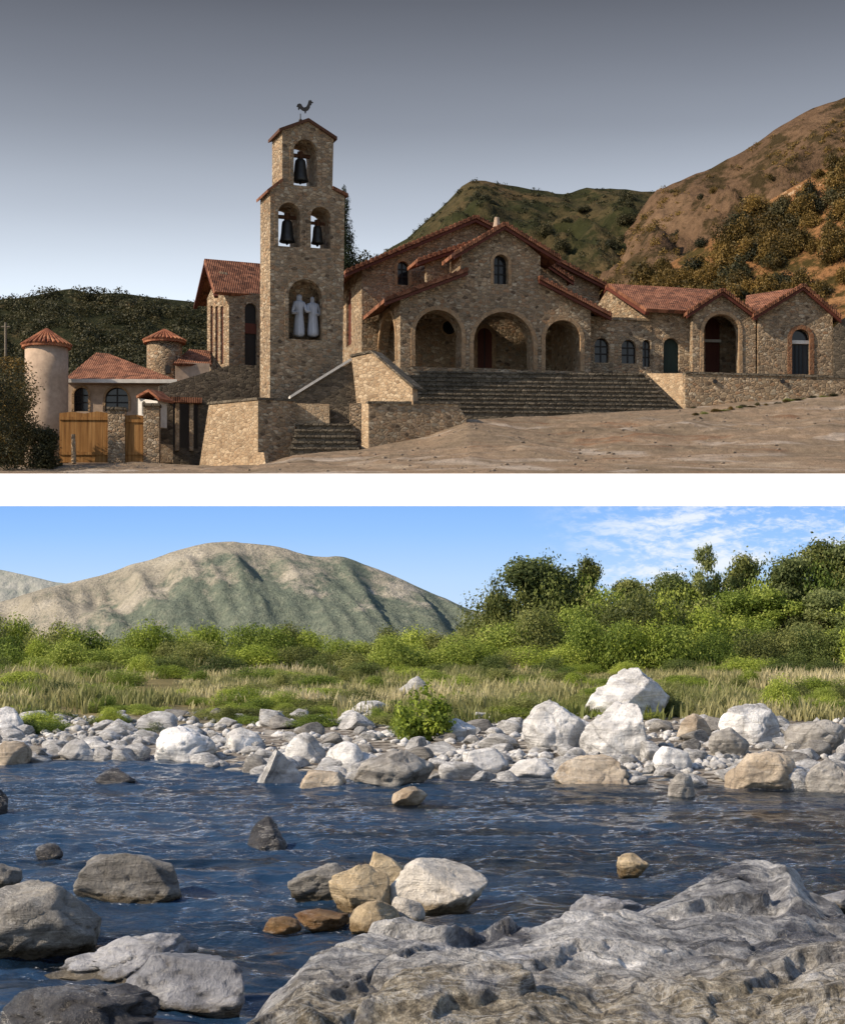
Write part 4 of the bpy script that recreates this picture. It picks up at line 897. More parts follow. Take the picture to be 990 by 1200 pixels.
# ================================================================== added white divider between the two places, sloped so the sun whitens it
ZA = H + (YH - 593) / F * 73.2; ZB = H + (YH - 555) / F * (Y0 - .02)
x = 62.0
m, t = material('white_band'); n = t.noise(posco(t), .8, 4, .5); principled(t, t.ramp(n.outputs[0], [(.3, (.90, .90, .90)), (.7, (.93, .93, .93))]), .9, None, .1); M['white_band'] = m
wb = MB(); v0 = [(-x, 73.2, ZA), (x, 73.2, ZA), (x, Y0 - .02, ZB), (-x, Y0 - .02, ZB)]
wb.v = [Vector(q) for q in v0] + [Vector((a, b, -.5)) for a, b, _ in v0]; wb.f = [[0, 1, 2, 3], [4, 5, 1, 0], [5, 6, 2, 1], [6, 7, 3, 2], [7, 4, 0, 3], [7, 6, 5, 4]]
o = wb.build('white_divider', 'white_band', None, (0, 73.2, 0)); tag(o, 'wide plain white embankment between the river landscape and the church road', 'divider', None, 'thing')
# ================================================================== LOWER PLACE: the stony river
bl_pts = [(-1400, 885), (-400, 890), (0, 893), (180, 890), (310, 908), (450, 918), (650, 916), (800, 918), (900, 922), (1000, 926), (1400, 930), (2600, 930)]
_bY = np.array([F * H / (p[1] - YH) for p in bl_pts]); _bX = np.array([(p[0] - CX) / F * y for p, y in zip(bl_pts, _bY)])
def lower_ground(X, Y):
    s = np.asarray(Y) - np.interp(X, _bX, _bY)
    return np.interp(s, [-4, -1.2, 0, 3, 9, 25, 60], [-.34, -.22, -.03, .13, .27, .36, .5]) + fbm(np.asarray(X) * .7, np.asarray(Y) * .7, 4, 31) * .07 + np.clip((np.asarray(X) - .3) / 3, 0, 1) * np.clip((np.asarray(Y) - 9.5) / 2, 0, 1) * (np.asarray(s) < -.8) * .12
def on_ground(px, py, floor=None):
    Y = F * H / (py - YH)
    for _ in range(25):
        X = (px - CX) / F * Y; z = float(lower_ground(X, Y)); z = max(z, floor) if floor is not None else z
        Y = .5 * Y + .5 * F * (H - z) / (py - YH)
    return Vector(((px - CX) / F * Y, Y, z))
xs = np.concatenate([np.linspace(-400, -20, 50), np.linspace(-19.8, 19.8, 240), np.linspace(20, 400, 50)]); ys = np.concatenate([[-300, -60, -10], np.linspace(2, 60, 260), np.linspace(61, 73, 10), [120, 400, 900]])
XX, YY = np.meshgrid(xs, ys)
m, t = material('bank_soil'); pos = posco(t)
v = t.add('ShaderNodeTexVoronoi', {'Vector': pos, 'Scale': 9.0}); sx = t.add('ShaderNodeSeparateColor', {0: v.outputs['Color']}); n1 = t.noise(pos, .7, 5, .6); n2 = t.noise(pos, 20, 3, .6)
peb = t.ramp(sx.outputs[0], [(0, (.06, .05, .04)), (.4, (.16, .14, .12)), (.7, (.26, .24, .21)), (1, (.42, .40, .36))])
soil = t.ramp(n1.outputs[0], [(.3, (.10, .09, .035)), (.6, (.20, .165, .075)), (.8, (.26, .22, .12))])
yy = t.add('ShaderNodeSeparateXYZ', {0: pos}).outputs[1]
c = t.mix(t.maprange(t.math('ADD', yy, t.math('MULTIPLY', n1.outputs[0], 8.0)), 28, 33), peb, soil)
zz = t.add('ShaderNodeSeparateXYZ', {0: pos}).outputs[2]
bed = t.ramp(sx.outputs[1], [(0, (.05, .035, .018)), (.5, (.14, .095, .05)), (1, (.26, .19, .11))])
c = t.mix(t.maprange(zz, -.06, .0), bed, c)
c = t.mix(.4, c, t.ramp(n2.outputs[0], [(.3, (.5, .5, .5)), (.7, (1.3, 1.3, 1.3))]), 'MULTIPLY')
principled(t, c, .95, t.bump(v.outputs['Distance'], .6, .04), .15); M['bank_soil'] = m
g = link('ground', grid_mesh('ground', XX, YY, lower_ground(XX, YY)), 'bank_soil'); tag(g, None, None, None, 'structure')

# ---------------------------------------------------------------- water
xs = np.concatenate([np.linspace(-60, -9, 60), np.linspace(-8.9, 8.9, 620), np.linspace(9, 60, 60)]); ys = np.concatenate([np.linspace(1, 5.5, 10), np.linspace(5.6, 13, 430), np.linspace(13.03, 24, 360)])
XX, YY = np.meshgrid(xs, ys)
XXw, YYw = XX, YY
wx = fbm(XX * .5, YY * .5, 2, 3) * 1.2
Zw = .030 * fbm(XX * .75 + wx, YY * 1.5 + wx, 3, 41) + .030 * fbm(XX * 2.1 + wx, YY * 3.4, 3, 47, .55, True) + .011 * fbm(XX * 6 + YY * 1.3, YY * 8.5, 2, 53)
calm = 0.55 + .9 * (fbm(XX * .25, YY * .4, 2, 61) + .5); Zw = Zw * calm - .012
m, t = material('water'); pos = posco(t)
n1 = t.noise(t.mapping(pos, (1, 1.7, 1)), 9, 4, .6, .5); n2 = t.noise(t.mapping(pos, (1, 1.5, 1)), 28, 3, .6)
nb = t.bump(t.math('ADD', n1.outputs[0], t.math('MULTIPLY', n2.outputs[0], .35)), t.maprange(t.noise(t.mapping(pos, (.30, .75, 1), (0, 0, .25)), 1.0, 3, .55).outputs[0], .38, .62, .08, .65), .05)
fres = t.add('ShaderNodeFresnel', {'IOR': 1.33, 'Normal': nb})
gl = t.add('ShaderNodeBsdfGlossy', {'Color': (1, 1, 1), 'Roughness': .06, 'Normal': nb})
fo_ = t.add('ShaderNodeAttribute', attribute_name='foam').outputs['Fac']; fz = t.noise(t.mapping(pos, (1, 1.6, 1)), 26, 5, .75)
fm = t.maprange(t.math('ADD', t.math('MULTIPLY', fo_, .34), fz.outputs[0]), .82, .90)
fd = t.add('ShaderNodeBsdfDiffuse', {'Color': (.72, .76, .80)})
df = t.add('ShaderNodeBsdfDiffuse', {'Color': (.017, .048, .105), 'Normal': nb})
tr = t.add('ShaderNodeBsdfTransparent', {'Color': (.62, .72, .78)})
sh = t.noise(t.mapping(pos, (.35, .9, 1)), .9, 4, .6); sx_ = t.add('ShaderNodeSeparateXYZ', {0: pos}).outputs[0]; sh0 = t.math('ADD', sh.outputs[0], t.math('MULTIPLY', sx_, .035))
body = t.add('ShaderNodeMixShader', {0: t.maprange(sh0, .42, .62, .2, .9), 1: df.outputs[0], 2: tr.outputs[0]})
mx = t.add('ShaderNodeMixShader', {0: t.math('MULTIPLY', fres.outputs[0], .85), 1: body.outputs[0], 2: gl.outputs[0]})
mx = t.add('ShaderNodeMixShader', {0: t.math('MULTIPLY', fm, .75), 1: mx.outputs[0], 2: fd.outputs[0]})
t.l.new(mx.outputs[0], t.out.inputs[0]); M['water'] = m
wt = link('river_water', grid_mesh('river_water', XX, YY, Zw), 'water'); tag(wt, None, None, None, 'structure')

# ---------------------------------------------------------------- rocks
def rock_mesh(name, seed, mat, sub=4, cuts=9, rough=.05, lump=.22, dmin=.55, dmax=.92):
    R = random.Random(seed); bm = bmesh.new(); bmesh.ops.create_icosphere(bm, subdivisions=sub, radius=1)
    pl = []
    for i in range(cuts):
        n = Vector((R.gauss(0, 1), R.gauss(0, 1), R.gauss(.1, .9))).normalized(); pl.append((n, R.uniform(dmin, dmax)))
    off = Vector((R.uniform(0, 50), R.uniform(0, 50), R.uniform(0, 50)))
    for v in bm.verts:
        p = v.co.normalized(); p = p * (1 + lump * mnoise.noise(p * 1.2 + off))
        for n, d in pl:
            k = p.dot(n) - d
            if k > 0: p = p - n * (k * .93)
        q = p * 2.6 + off
        f = mnoise.fractal(q, .9, 2.1, 5); rg = abs(mnoise.noise(q * .8 + Vector((9, 3, 1))))
        p = p + p.normalized() * (rough * f - rough * 1.4 * max(0, .12 - rg) / .12)
        v.co = p
    lo = Vector([min(v.co[i] for v in bm.verts) for i in range(3)]); hi = Vector([max(v.co[i] for v in bm.verts) for i in range(3)])
    for v in bm.verts:
        for i in range(3): v.co[i] = (v.co[i] - lo[i]) / (hi[i] - lo[i]) * 2 - 1
    me = bpy.data.meshes.new(name); bm.to_mesh(me); bm.free(); me.polygons.foreach_set('use_smooth', [True] * len(me.polygons))
    if mat: me.materials.append(M[mat])
    return me
WATER_ROCKS = []
def hero(x0, x1, yt, yb, mat, seed, label, cat='rock', name='river_rock', roll=0.0, yaw=0.0, depth=.8, sink=.35, sub=5, floor=0.0, group=None, peak=None, taper=.2, **kw):
    p = on_ground((x0 + x1) / 2, yb, floor); w_ = (x1 - x0) / F * p.y; d_ = w_ * depth; Yc = p.y + d_ * .30
    h = (H + (YH - yt) / F * Yc) - p.z; w_ = (x1 - x0) / F * Yc
    tall = h * (1 + sink); bz = p.z - h * sink
    me = rock_mesh(name, seed, mat, sub, **kw)
    # sheared, not merely scaled: roll tilts the bedding of the stone
    Rm = Matrix.Rotation(yaw, 3, 'Z') @ Matrix.Rotation(roll, 3, 'Y')
    co = np.empty(len(me.vertices) * 3, np.float32); me.vertices.foreach_get('co', co); co = co.reshape(-1, 3) @ np.array(Rm.transposed())
    lo, hi = co.min(0), co.max(0); co = (co - lo) / (hi - lo) - .5; co = co * np.array([w_, d_, tall]); co[:, 2] += tall / 2
    pk = peak if peak is not None else ((seed * 37) % 11 - 5) / 9.0
    k_ = np.clip(co[:, 2] / tall, 0, 1) ** 1.2 * taper; co[:, 0] = co[:, 0] * (1 - k_) + pk * w_ * .5 * k_; co[:, 1] = co[:, 1] * (1 - k_ * .6)
    me.vertices.foreach_set('co', co.astype(np.float32).ravel()); me.update()
    if p.z < .01: WATER_ROCKS.append((((x0 + x1) / 2 - CX) / F * Yc, Yc, w_ / 2, d_ / 2))
    o = link(name, me, None, None, Vector((((x0 + x1) / 2 - CX) / F * Yc, Yc, bz)))
    return tag(o, label, cat, group, 'thing')

hero(84, 222, 996, 1056, 'rock_river', 3, 'rounded grey rock with a dark crack standing alone in the water at left', roll=.15, rough=.04)
hero(-48, 123, 1034, 1120, 'rock_river', 5, 'big grey brown rock with a white vein at the left edge of the river', roll=-.2, rough=.05)
hero(-30, 29, 1010, 1042, 'rock_river', 8, 'small dark rock behind the big rock at the left edge', rough=.05, sub=4)
hero(34, 234, 1090, 1150, 'rock_slate', 11, 'wet bluish white rock rising from the water at lower left', roll=-.3, rough=.10, depth=.6, peak=.85, taper=.5)
hero(118, 296, 1118, 1186, 'rock_slate', 14, 'flat grey slab leaning beside the wet bluish rock', roll=-.45, rough=.05, depth=.8, dmin=.3, dmax=.7, peak=.7, taper=.3)
hero(-20, 190, 1158, 1225, 'rock_wet', 16, 'dark wet rock under the flat slab at the bottom left corner', rough=.09, depth=.8)
hero(332, 420, 1010, 1056, 'rock_river', 21, 'grey mossy rock at the left of the midstream cluster', rough=.05)
hero(420, 490, 997, 1050, 'rock_tan', 25, 'pointed tan stone leaning up at the back of the midstream cluster', roll=-.6, rough=.03, dmin=.4)
hero(380, 466, 1012, 1068, 'rock_tan', 23, 'angular yellowish block in the middle of the midstream cluster', roll=.2, rough=.03, dmin=.45, dmax=.75, cuts=12)
hero(452, 582, 1005, 1067, 'rock_white', 28, 'large whitish stone at the right of the midstream cluster', roll=-.15, rough=.035)
hero(456, 501, 1050, 1086, 'rock_white', 31, 'small white stone in front of the large whitish stone', rough=.03, sub=4)
hero(408, 474, 1054, 1093, 'rock_tan', 33, 'small brown stone at the front of the midstream cluster', rough=.05, sub=4)
hero(338, 412, 1064, 1086, 'rock_rust', 35, 'flat rust orange wet stone beside the midstream cluster', rough=.07, sub=4, roll=-.2)
hero(308, 356, 1074, 1091, 'rock_rust', 36, 'low rust brown stone almost under water left of the cluster', rough=.07, sub=4)
hero(288, 338, 957, 994, 'rock_wet', 38, 'dark wet rock with water running over it upstream of the cluster', rough=.07, sub=4)
hero(456, 502, 921, 943, 'rock_brown', 41, 'small lone stone in the water below the wide flat bank boulder', sub=4)
hero(720, 762, 1000, 1024, 'rock_tan', 43, 'small pale brown stone in the water behind the huge slab', sub=4, rough=.07)
hero(40, 76, 988, 1006, 'rock_wet', 45, 'small dark stone awash near the left edge of the river', sub=4)
hero(110, 162, 900, 918, 'rock_wet', 46, 'low dark stone awash near the far bank at left', sub=4)
hero(-15, 12, 924, 952, 'rock_wet', 47, 'dark stone cut by the left picture edge in midstream', sub=4)
hero(955, 1030, 1040, 1066, 'rock_slate', 48, 'low grey stone in the water at the right edge', sub=4)
# boulders on the far bank
bank = [
 (680, 790, 782, 843, 'rock_pale', 51, 'large white boulder lying back in the grass above the other boulders', dict(roll=-.3, peak=.15, taper=.15, cuts=9, dmin=.52)),
 (607, 690, 820, 880, 'rock_pale', 53, 'rounded white boulder with a shaded left side at the left of the boulder pile', dict(roll=-.55, peak=.4, taper=.15, cuts=8, dmin=.55)),
 (656, 762, 822, 890, 'rock_pale', 55, 'tall wedge shaped white boulder in the middle of the boulder pile', dict(roll=-.6, dmin=.42, cuts=12, peak=.65, taper=.55)),
 (700, 741, 842, 887, 'rock_grey', 57, 'dark pointed slab leaning on the wedge shaped boulder', dict(roll=.4, dmin=.3, dmax=.7, depth=.5, peak=.3, taper=.7)),
 (643, 754, 884, 925, 'rock_brown', 59, 'wide tan flat topped boulder at the water edge below the pile', dict(dmin=.4, dmax=.8)),
 (411, 518, 878, 926, 'rock_grey', 61, 'wide smooth grey boulder at the water edge in the middle of the bank', dict(roll=-.1)),
 (464, 506, 792, 822, 'rock_pale', 63, 'white boulder standing alone in the dry grass', dict(sub=4)),
 (176, 258, 851, 896, 'rock_pale', 65, 'bright white boulder at the water edge on the left bank', dict(roll=-.4)),
 (846, 942, 880, 927, 'rock_brown', 67, 'round speckled boulder at the water edge on the right bank', {}),
 (838, 920, 824, 872, 'rock_pale', 69, 'pale boulder above the speckled boulder on the right bank', dict(roll=.3)),
 (826, 880, 852, 886, 'rock_grey', 70, 'dark grey stone in front of the pale right bank boulder', dict(sub=4)),
 (913, 998, 843, 878, 'rock_grey', 71, 'broad dark grey boulder at the right edge of the bank', dict(roll=.2)),
 (938, 1010, 888, 931, 'rock_grey', 73, 'grey boulder at the water edge in the right corner of the bank', {}),
 (297, 356, 878, 924, 'rock_pale', 75, 'white leaning slab running down into the water left of centre', dict(roll=-.7, dmin=.35)),
 (346, 410, 902, 927, 'rock_brown', 77, 'low pinkish stone at the water edge beside the smooth grey boulder', dict(sub=4)),
 (330, 385, 858, 893, 'rock_pale', 79, 'white angular boulder behind the leaning slab', dict(sub=4, roll=.3)),
 (378, 432, 868, 905, 'rock_pale', 81, 'pale boulder touching the smooth grey boulder from behind', dict(sub=4)),
 (-12, 42, 868, 901, 'rock_brown', 83, 'brownish boulder at the water edge at the far left', dict(sub=4)),
 (66, 118, 866, 891, 'rock_pale', 85, 'small white boulder at the water edge on the far left bank', dict(sub=4)),
 (-8, 32, 836, 862, 'rock_pale', 86, 'white boulder beside the grass at the far left', dict(sub=4)),
 (590, 650, 888, 913, 'rock_pale', 87, 'low white stone left of the wide tan boulder', dict(sub=4)),
 (540, 600, 876, 905, 'rock_pale', 88, 'pale flat stone between the grey boulder and the boulder pile', dict(sub=4)),
 (762, 812, 874, 906, 'rock_pale', 89, 'white stone right of the wide tan boulder', dict(sub=4)),
 (780, 815, 905, 938, 'rock_grey', 90, 'dark stone standing in the water at the end of the tan boulder', dict(sub=4)),
 (790, 836, 836, 866, 'rock_brown', 92, 'brown stone in the grass edge right of the boulder pile', dict(sub=4)),
 (508, 560, 842, 868, 'rock_pale', 93, 'pale stone at the grass edge right of the leafy plant', dict(sub=4)),
 (262, 312, 852, 880, 'rock_pale', 94, 'white stone right of the bright white left bank boulder', dict(sub=4)),
]
for x0, x1, yt, yb, mt, sd, lab, kw in bank:
    hero(x0, x1, yt, yb, mt, sd, lab, 'boulder', 'boulder', floor=-.05, **kw)
# smaller stones of the bank, each its own object
protos = [rock_mesh('bank_stone', 300 + k, ['rock_pale', 'rock_pale', 'rock_pale', 'rock_pale', 'rock_grey', 'rock_pale'][k % 6], 3, cuts=14 + k % 4, rough=.03, dmin=.38, lump=.08) for k in range(12)]
R = random.Random(17)
def bank_edge(px): return np.interp(px, [p[0] for p in bl_pts], [p[1] for p in bl_pts])
n_s = 0
while n_s < 285:
    px = R.uniform(-10, 1000); e = bank_edge(px); up = R.random() ** 1.1
    top = 838 if px < 620 else 846
    py = e + 3 - up * (e - top) 
    if 440 < px < 545 and py < 868: continue
    p = on_ground(px, py, -.05); w_ = R.uniform(15, 40) * (1.0 if R.random() < .75 else 1.5) / F * p.y / 2
    o = link('bank_stone', protos[R.randrange(12)], None, None, (p.x, p.y, p.z + w_ * .16)); o.scale = (w_, w_ * R.uniform(.7, 1), w_ * R.uniform(.45, .75)); o.rotation_euler = (R.uniform(-.25, .25), R.uniform(-.25, .25), R.uniform(0, 6.3))
    tag(o, 'small pale river stone lying among the other stones of the far bank', 'stone', 'small stones of the far bank', 'thing'); n_s += 1
# rubble between them, and cobbles on the river bed
R = np.random.RandomState(8); n = 3900
px = R.uniform(-330, 1330, n); e = np.array([bank_edge(q) for q in px]); py = e + 4 - R.rand(n) * (e - 828)
Y = F * (H - .1) / (py - YH); X = (px - CX) / F * Y; Z = lower_ground(X, Y); Y2 = F * (H - Z) / (py - YH); X = (px - CX) / F * Y2; Z = lower_ground(X, Y2)
pebble_field('bank_gravel', 'rock_pale', np.stack([X, Y2, Z + .01], -1), .02 + .07 * R.rand(n) ** 2, 3)
n = 3800; X = R.uniform(-8, 8, n); Y2 = R.uniform(5.5, 20, n); Z = lower_ground(X, Y2)
k = Z < -.1
pebble_field('bed_cobbles', 'rock_tan', np.stack([X, Y2, Z], -1)[k], (.05 + .14 * R.rand(n) ** 2)[k], 5)

# the huge slab in the foreground
def slab_field(cr_x, cr_y, cr_Y, x0, x1, Yf, backw, seed, nx=460, ny=300, shear=60.0, amp=1.0, drop=.30):
    """an uneven outcrop: a crest line seen against the water, falling away towards the viewer and to the water behind"""
    PX, T = np.meshgrid(np.linspace(x0, x1, nx), np.linspace(0, 1, ny))
    CY0 = np.interp(PX, cr_x, cr_Y); CYv = CY0 + fbm(PX * .012, PX * 0 + 3, 3, seed) * .25
    Yg = Yf + (CYv + backw - Yf) * T; Xg = (PX - CX) / F * CY0 * (Yg / CYv) ** .35
    PE = PX + np.clip(CYv - Yg, 0, 3) * shear + fbm(Yg * 2.2, Yg * 0 + 5, 4, seed + 1) * 45
    CZ = np.maximum(-.06, H + (YH - np.interp(PE, cr_x, cr_y)) / F * np.interp(PE, cr_x, cr_Y)); s_ = Yg - CYv
    prof = np.where(s_ > 0, CZ - .9 * np.maximum(s_, 0) ** 1.4 - .35 * s_, CZ * (1 - drop * np.clip(-s_ / 1.3, 0, 1) ** 1.3) - .32 * np.clip((-s_ - 1.15) / .8, 0, 1) ** 1.6)
    e = np.clip(CZ / .12, .15, 1)
    a = Xg * .96 + Yg * .28; b = Yg * .96 - Xg * .28          # bedding runs obliquely
    rgd = fbm(a * 1.1 + 4, b * 2.6, 4, seed + 2, .5, True) * .030 + fbm(Xg * 2.4, Yg * 2.4, 6, seed + 5, .5) * .07 + fbm(Xg * 12, Yg * 12, 4, seed + 9, .6) * .013 + np.minimum(0, fbm(Xg * 4.5, Yg * 4.5, 3, seed + 13) + .12) * .08
    wx_ = a * 1.3 + fbm(Xg * 3, Yg * 3, 4, seed + 20) * .45; wy_ = b * 2.9 + fbm(Xg * 3, Yg * 3, 4, seed + 24) * .45
    d1 = np.full(Xg.shape, 9.0); d2 = d1.copy(); cv = np.zeros(Xg.shape); tl = np.zeros(Xg.shape); ix = np.floor(wx_).astype(int); iy = np.floor(wy_).astype(int)
    for dx in (-1, 0, 1):                                      # broken blocks: cells with their own height and tilt
        for dy in (-1, 0, 1):
            cx_ = ix + dx; cy_ = iy + dy; ox = wx_ - cx_ - _tab[(cx_ + seed) & 255, cy_ & 255]; oy = wy_ - cy_ - _tab[cy_ & 255, (cx_ + 91 + seed) & 255]
            dd = ox * ox + oy * oy; nr = dd < d1; d2 = np.where(nr, d1, np.minimum(d2, dd)); d1 = np.where(nr, dd, d1)
            h_ = _tab[(cx_ + 40) & 255, (cy_ + 13) & 255] - .5; cv = np.where(nr, h_, cv); tl = np.where(nr, ox * (_tab[(cx_ + 7) & 255, cy_ & 255] - .5) + oy * (_tab[cx_ & 255, (cy_ + 77) & 255] - .5), tl)
    rim = np.clip((np.sqrt(d2) - np.sqrt(d1)) / .10, 0, 1); rim = rim * rim * (3 - 2 * rim)
    rgd = rgd + (cv * .06 + tl * .12) * rim - (1 - rim) * .025
    return grid_mesh('outcrop', Xg, Yg, prof + rgd * e * amp)
m, t = material('slab_rock'); co = objco(t); pos = posco(t)
n1 = t.noise(t.mapping(co, (1, 1, 1), (0, 0, radians(40))), 2.4, 9, .66, 1.2); n2 = t.noise(co, 16, 6, .72); n3 = t.noise(t.mapping(co, (.6, 2.2, 2), (0, 0, radians(52))), 2.2, 8, .68, 1.6)
grey = t.ramp(n1.outputs[0], [(.26, (.07, .074, .082)), (.42, (.22, .225, .24)), (.55, (.42, .425, .435)), (.7, (.66, .665, .67))])
grey = t.mix(.7, grey, t.ramp(n3.outputs[0], [(.36, (.35, .36, .39)), (.5, (1, 1, 1)), (.63, (1.5, 1.49, 1.47))]), 'MULTIPLY')
tan = t.ramp(n2.outputs[0], [(.28, (.06, .050, .034)), (.45, (.20, .175, .13)), (.58, (.34, .31, .25)), (.72, (.52, .49, .43))])
yy = t.add('ShaderNodeSeparateXYZ', {0: pos}).outputs[1]; xx = t.add('ShaderNodeSeparateXYZ', {0: pos}).outputs[0]
k = t.math('ADD', t.math('ADD', yy, t.math('MULTIPLY', xx, -.16)), t.math('MULTIPLY', n1.outputs[0], 1.1))
lm = t.math('MULTIPLY', t.maprange(k, 6.9, 7.5, 1.0, 0.0), t.maprange(t.noise(co, 3.4, 6, .7).outputs[0], .34, .48))          # lichen-covered dry front of the slab
n5 = t.noise(co, 48, 5, .75)
wtm = t.math('MULTIPLY', t.maprange(t.noise(co, 1.5, 5, .6, .8).outputs[0], .44, .52, 1.0, 0.0), t.maprange(lm, 0, 1, 1, .35)); grey = t.mix(wtm, grey, t.mix(1.0, grey, (.34, .36, .42), 'MULTIPLY'))      # wet hollows
c = t.mix(lm, grey, tan); c = t.mix(.75, c, t.ramp(n2.outputs[0], [(.3, (.3, .3, .3)), (.48, (1, 1, 1)), (.7, (1.6, 1.6, 1.6))]), 'MULTIPLY')
c = t.mix(.5, c, t.ramp(n5.outputs[0], [(.34, (.3, .3, .3)), (.5, (1, 1, 1)), (.68, (1.5, 1.5, 1.5))]), 'MULTIPLY')
crk = t.add('ShaderNodeTexVoronoi', {'Vector': t.mix(.18, t.mapping(co, (1, 2.0, 1), (0, 0, radians(38))), n1.outputs['Color']), 'Scale': 2.3}, feature='DISTANCE_TO_EDGE')
c = t.mix(t.maprange(crk.outputs[0], .003, .014, .5, 0), c, (.03, .03, .032))
vq = t.math('ABSOLUTE', t.math('SUBTRACT', n3.outputs[0], .52)); c = t.mix(t.maprange(vq, .0, .022, .6, 0), c, (.62, .62, .61))
principled(t, c, t.math('SUBTRACT', t.maprange(lm, 0, 1, .5, .9), t.math('MULTIPLY', wtm, .3)), t.bump(t.math('ADD', t.math('MULTIPLY', n5.outputs[0], .35), t.math('ADD', t.math('MULTIPLY', t.maprange(crk.outputs[0], 0, .03), .4), t.math('ADD', n2.outputs[0], n3.outputs[0]))), 1.0, .06), .4); M['slab_rock'] = m
me = slab_field([270, 330, 345, 372, 395, 425, 470, 560, 640, 700, 760, 840, 900, 960, 1010, 1060], [1240, 1206, 1180, 1140, 1112, 1098, 1090, 1086, 1078, 1074, 1080, 1088, 1092, 1096, 1090, 1085], [6.9, 7.0, 7.0, 7.1, 7.2, 7.3, 7.4, 7.5, 7.6, 7.65, 7.6, 7.55, 7.5, 7.5, 7.5, 7.5], 230, 1080, 5.3, .55, 70, 520, 330)
sb = link('rock_slab', me, 'slab_rock'); tag(sb, 'huge rough grey slab of rock with a brown lichen front filling the bottom right', 'rock', None, 'thing')
me = slab_field([690, 728, 760, 790, 830, 862, 885, 905, 922, 940, 958, 975, 990, 1010], [1100, 1084, 1062, 1048, 1028, 1013, 1012, 1014, 1007, 1026, 1044, 1054, 1072, 1100], [8.0, 8.0, 8.1, 8.2, 8.3, 8.4, 8.4, 8.4, 8.4, 8.4, 8.3, 8.2, 8.1, 8.0], 680, 1020, 7.35, .5, 170, 300, 200, 25.0, .7, .55)
rb = link('rock_peak', me, 'slab_rock'); tag(rb, 'jagged grey white rock peak rising behind the huge slab at right', 'rock', None, 'thing')
rb2 = hero(655, 775, 1046, 1096, 'rock_slate', 97, 'low wet grey ledge left of the jagged rock peak', rough=.10, depth=.7)

# broken white water against the upstream side and in the wake of each stone
fo_a = np.zeros(XXw.shape)
for (rx, ry, ra, rb) in WATER_ROCKS:
    e = np.sqrt(((XXw - rx) / ra) ** 2 + ((YYw - ry) / rb) ** 2); fo_a = np.maximum(fo_a, np.exp(-((e - 1.0) / .16) ** 2) * .8); fo_a = np.maximum(fo_a, np.exp(-((YYw - ry + .1) / (rb * .6)) ** 2) * np.exp(-np.clip(XXw - rx - ra, 0, 9) / .5) * (XXw > rx + ra * .7) * .55)
for px_, py_, rr_ in ((300, 1075, .35), (470, 1092, .5), (660, 1075, .4), (250, 1165, .25), (330, 1000, .5)):
    y_ = F * H / (py_ - YH); fo_a = np.maximum(fo_a, .7 * np.exp(-(((XXw - (px_ - CX) / F * y_) / rr_) ** 2 + ((YYw - y_) / (rr_ * .8)) ** 2)))
ra_ = wt.data.attributes.new('foam', 'FLOAT', 'POINT'); ra_.data.foreach_set('value', fo_a.ravel().astype(np.float32))

# ---------------------------------------------------------------- grass and plants of the flat
R = np.random.RandomState(21); n = 20000
Yt = 24.5 + (R.rand(n) ** 1.15) * 21; Xt = (R.uniform(-330, 1330, n) - CX) / F * Yt
edge_y = np.interp(Xt, _bX, _bY) + 6.0 + 3.5 * (fbm(Xt * .45, Yt * .3, 3, 5) + .3)
k = (Yt > edge_y) & (fbm(Xt * .9, Yt * .5, 3, 15) > -.10); Xt, Yt = Xt[k], Yt[k]; n = len(Xt); nb_ = 10
bx_ = np.repeat(Xt, nb_) + R.normal(size=n * nb_) * .10; by_ = np.repeat(Yt, nb_) + R.normal(size=n * nb_) * .10; bz_ = lower_ground(bx_, by_)
hg = np.repeat((.08 + .26 * R.rand(n) ** 1.5) * np.clip(.75 + fbm(Xt * .5, Yt * .3, 3, 25), .3, 1.6), nb_) * (.5 + .7 * R.rand(n * nb_))
a = R.rand(n * nb_) * 6.28; lean = (.15 + .45 * R.rand(n * nb_)) * hg; wd = .010 + .012 * R.rand(n * nb_)
ax, ay = np.cos(a), np.sin(a)
v0 = np.stack([bx_ - ay * wd, by_ + ax * wd, bz_ - .02], -1); v1 = np.stack([bx_ + ay * wd, by_ - ax * wd, bz_ - .02], -1)
v2 = np.stack([bx_ + ax * lean * .35 + ay * wd * .8, by_ + ay * lean * .35 - ax * wd * .8, bz_ + hg * .6], -1); v3 = np.stack([bx_ + ax * lean * .35 - ay * wd * .8, by_ + ay * lean * .35 + ax * wd * .8, bz_ + hg * .6], -1)
v4 = np.stack([bx_ + ax * lean, by_ + ay * lean, bz_ + hg], -1)
N = n * nb_; V = np.stack([v0, v1, v2, v3, v4], 1).reshape(-1, 3); i = np.arange(N)[:, None] * 5
Fq = np.concatenate([i + np.array([[0, 1, 2]]), i + np.array([[0, 2, 3]]), i + np.array([[3, 2, 4]])], 1).reshape(-1, 3)
me = np_mesh('dry_grass', V, Fq); at_ = me.attributes.new('tone', 'FLOAT', 'FACE')
tn = np.repeat(.50 + .9 * fbm(Xt * .35, Yt * .25, 3, 35) + .12 * (R.rand(n) - .5), nb_); at_.data.foreach_set('value', np.repeat(np.clip(tn, 0, 1), 3).astype(np.float32))
gr = link('dry_grass', me, 'grass_blades'); tag(gr, None, None, None, 'stuff')
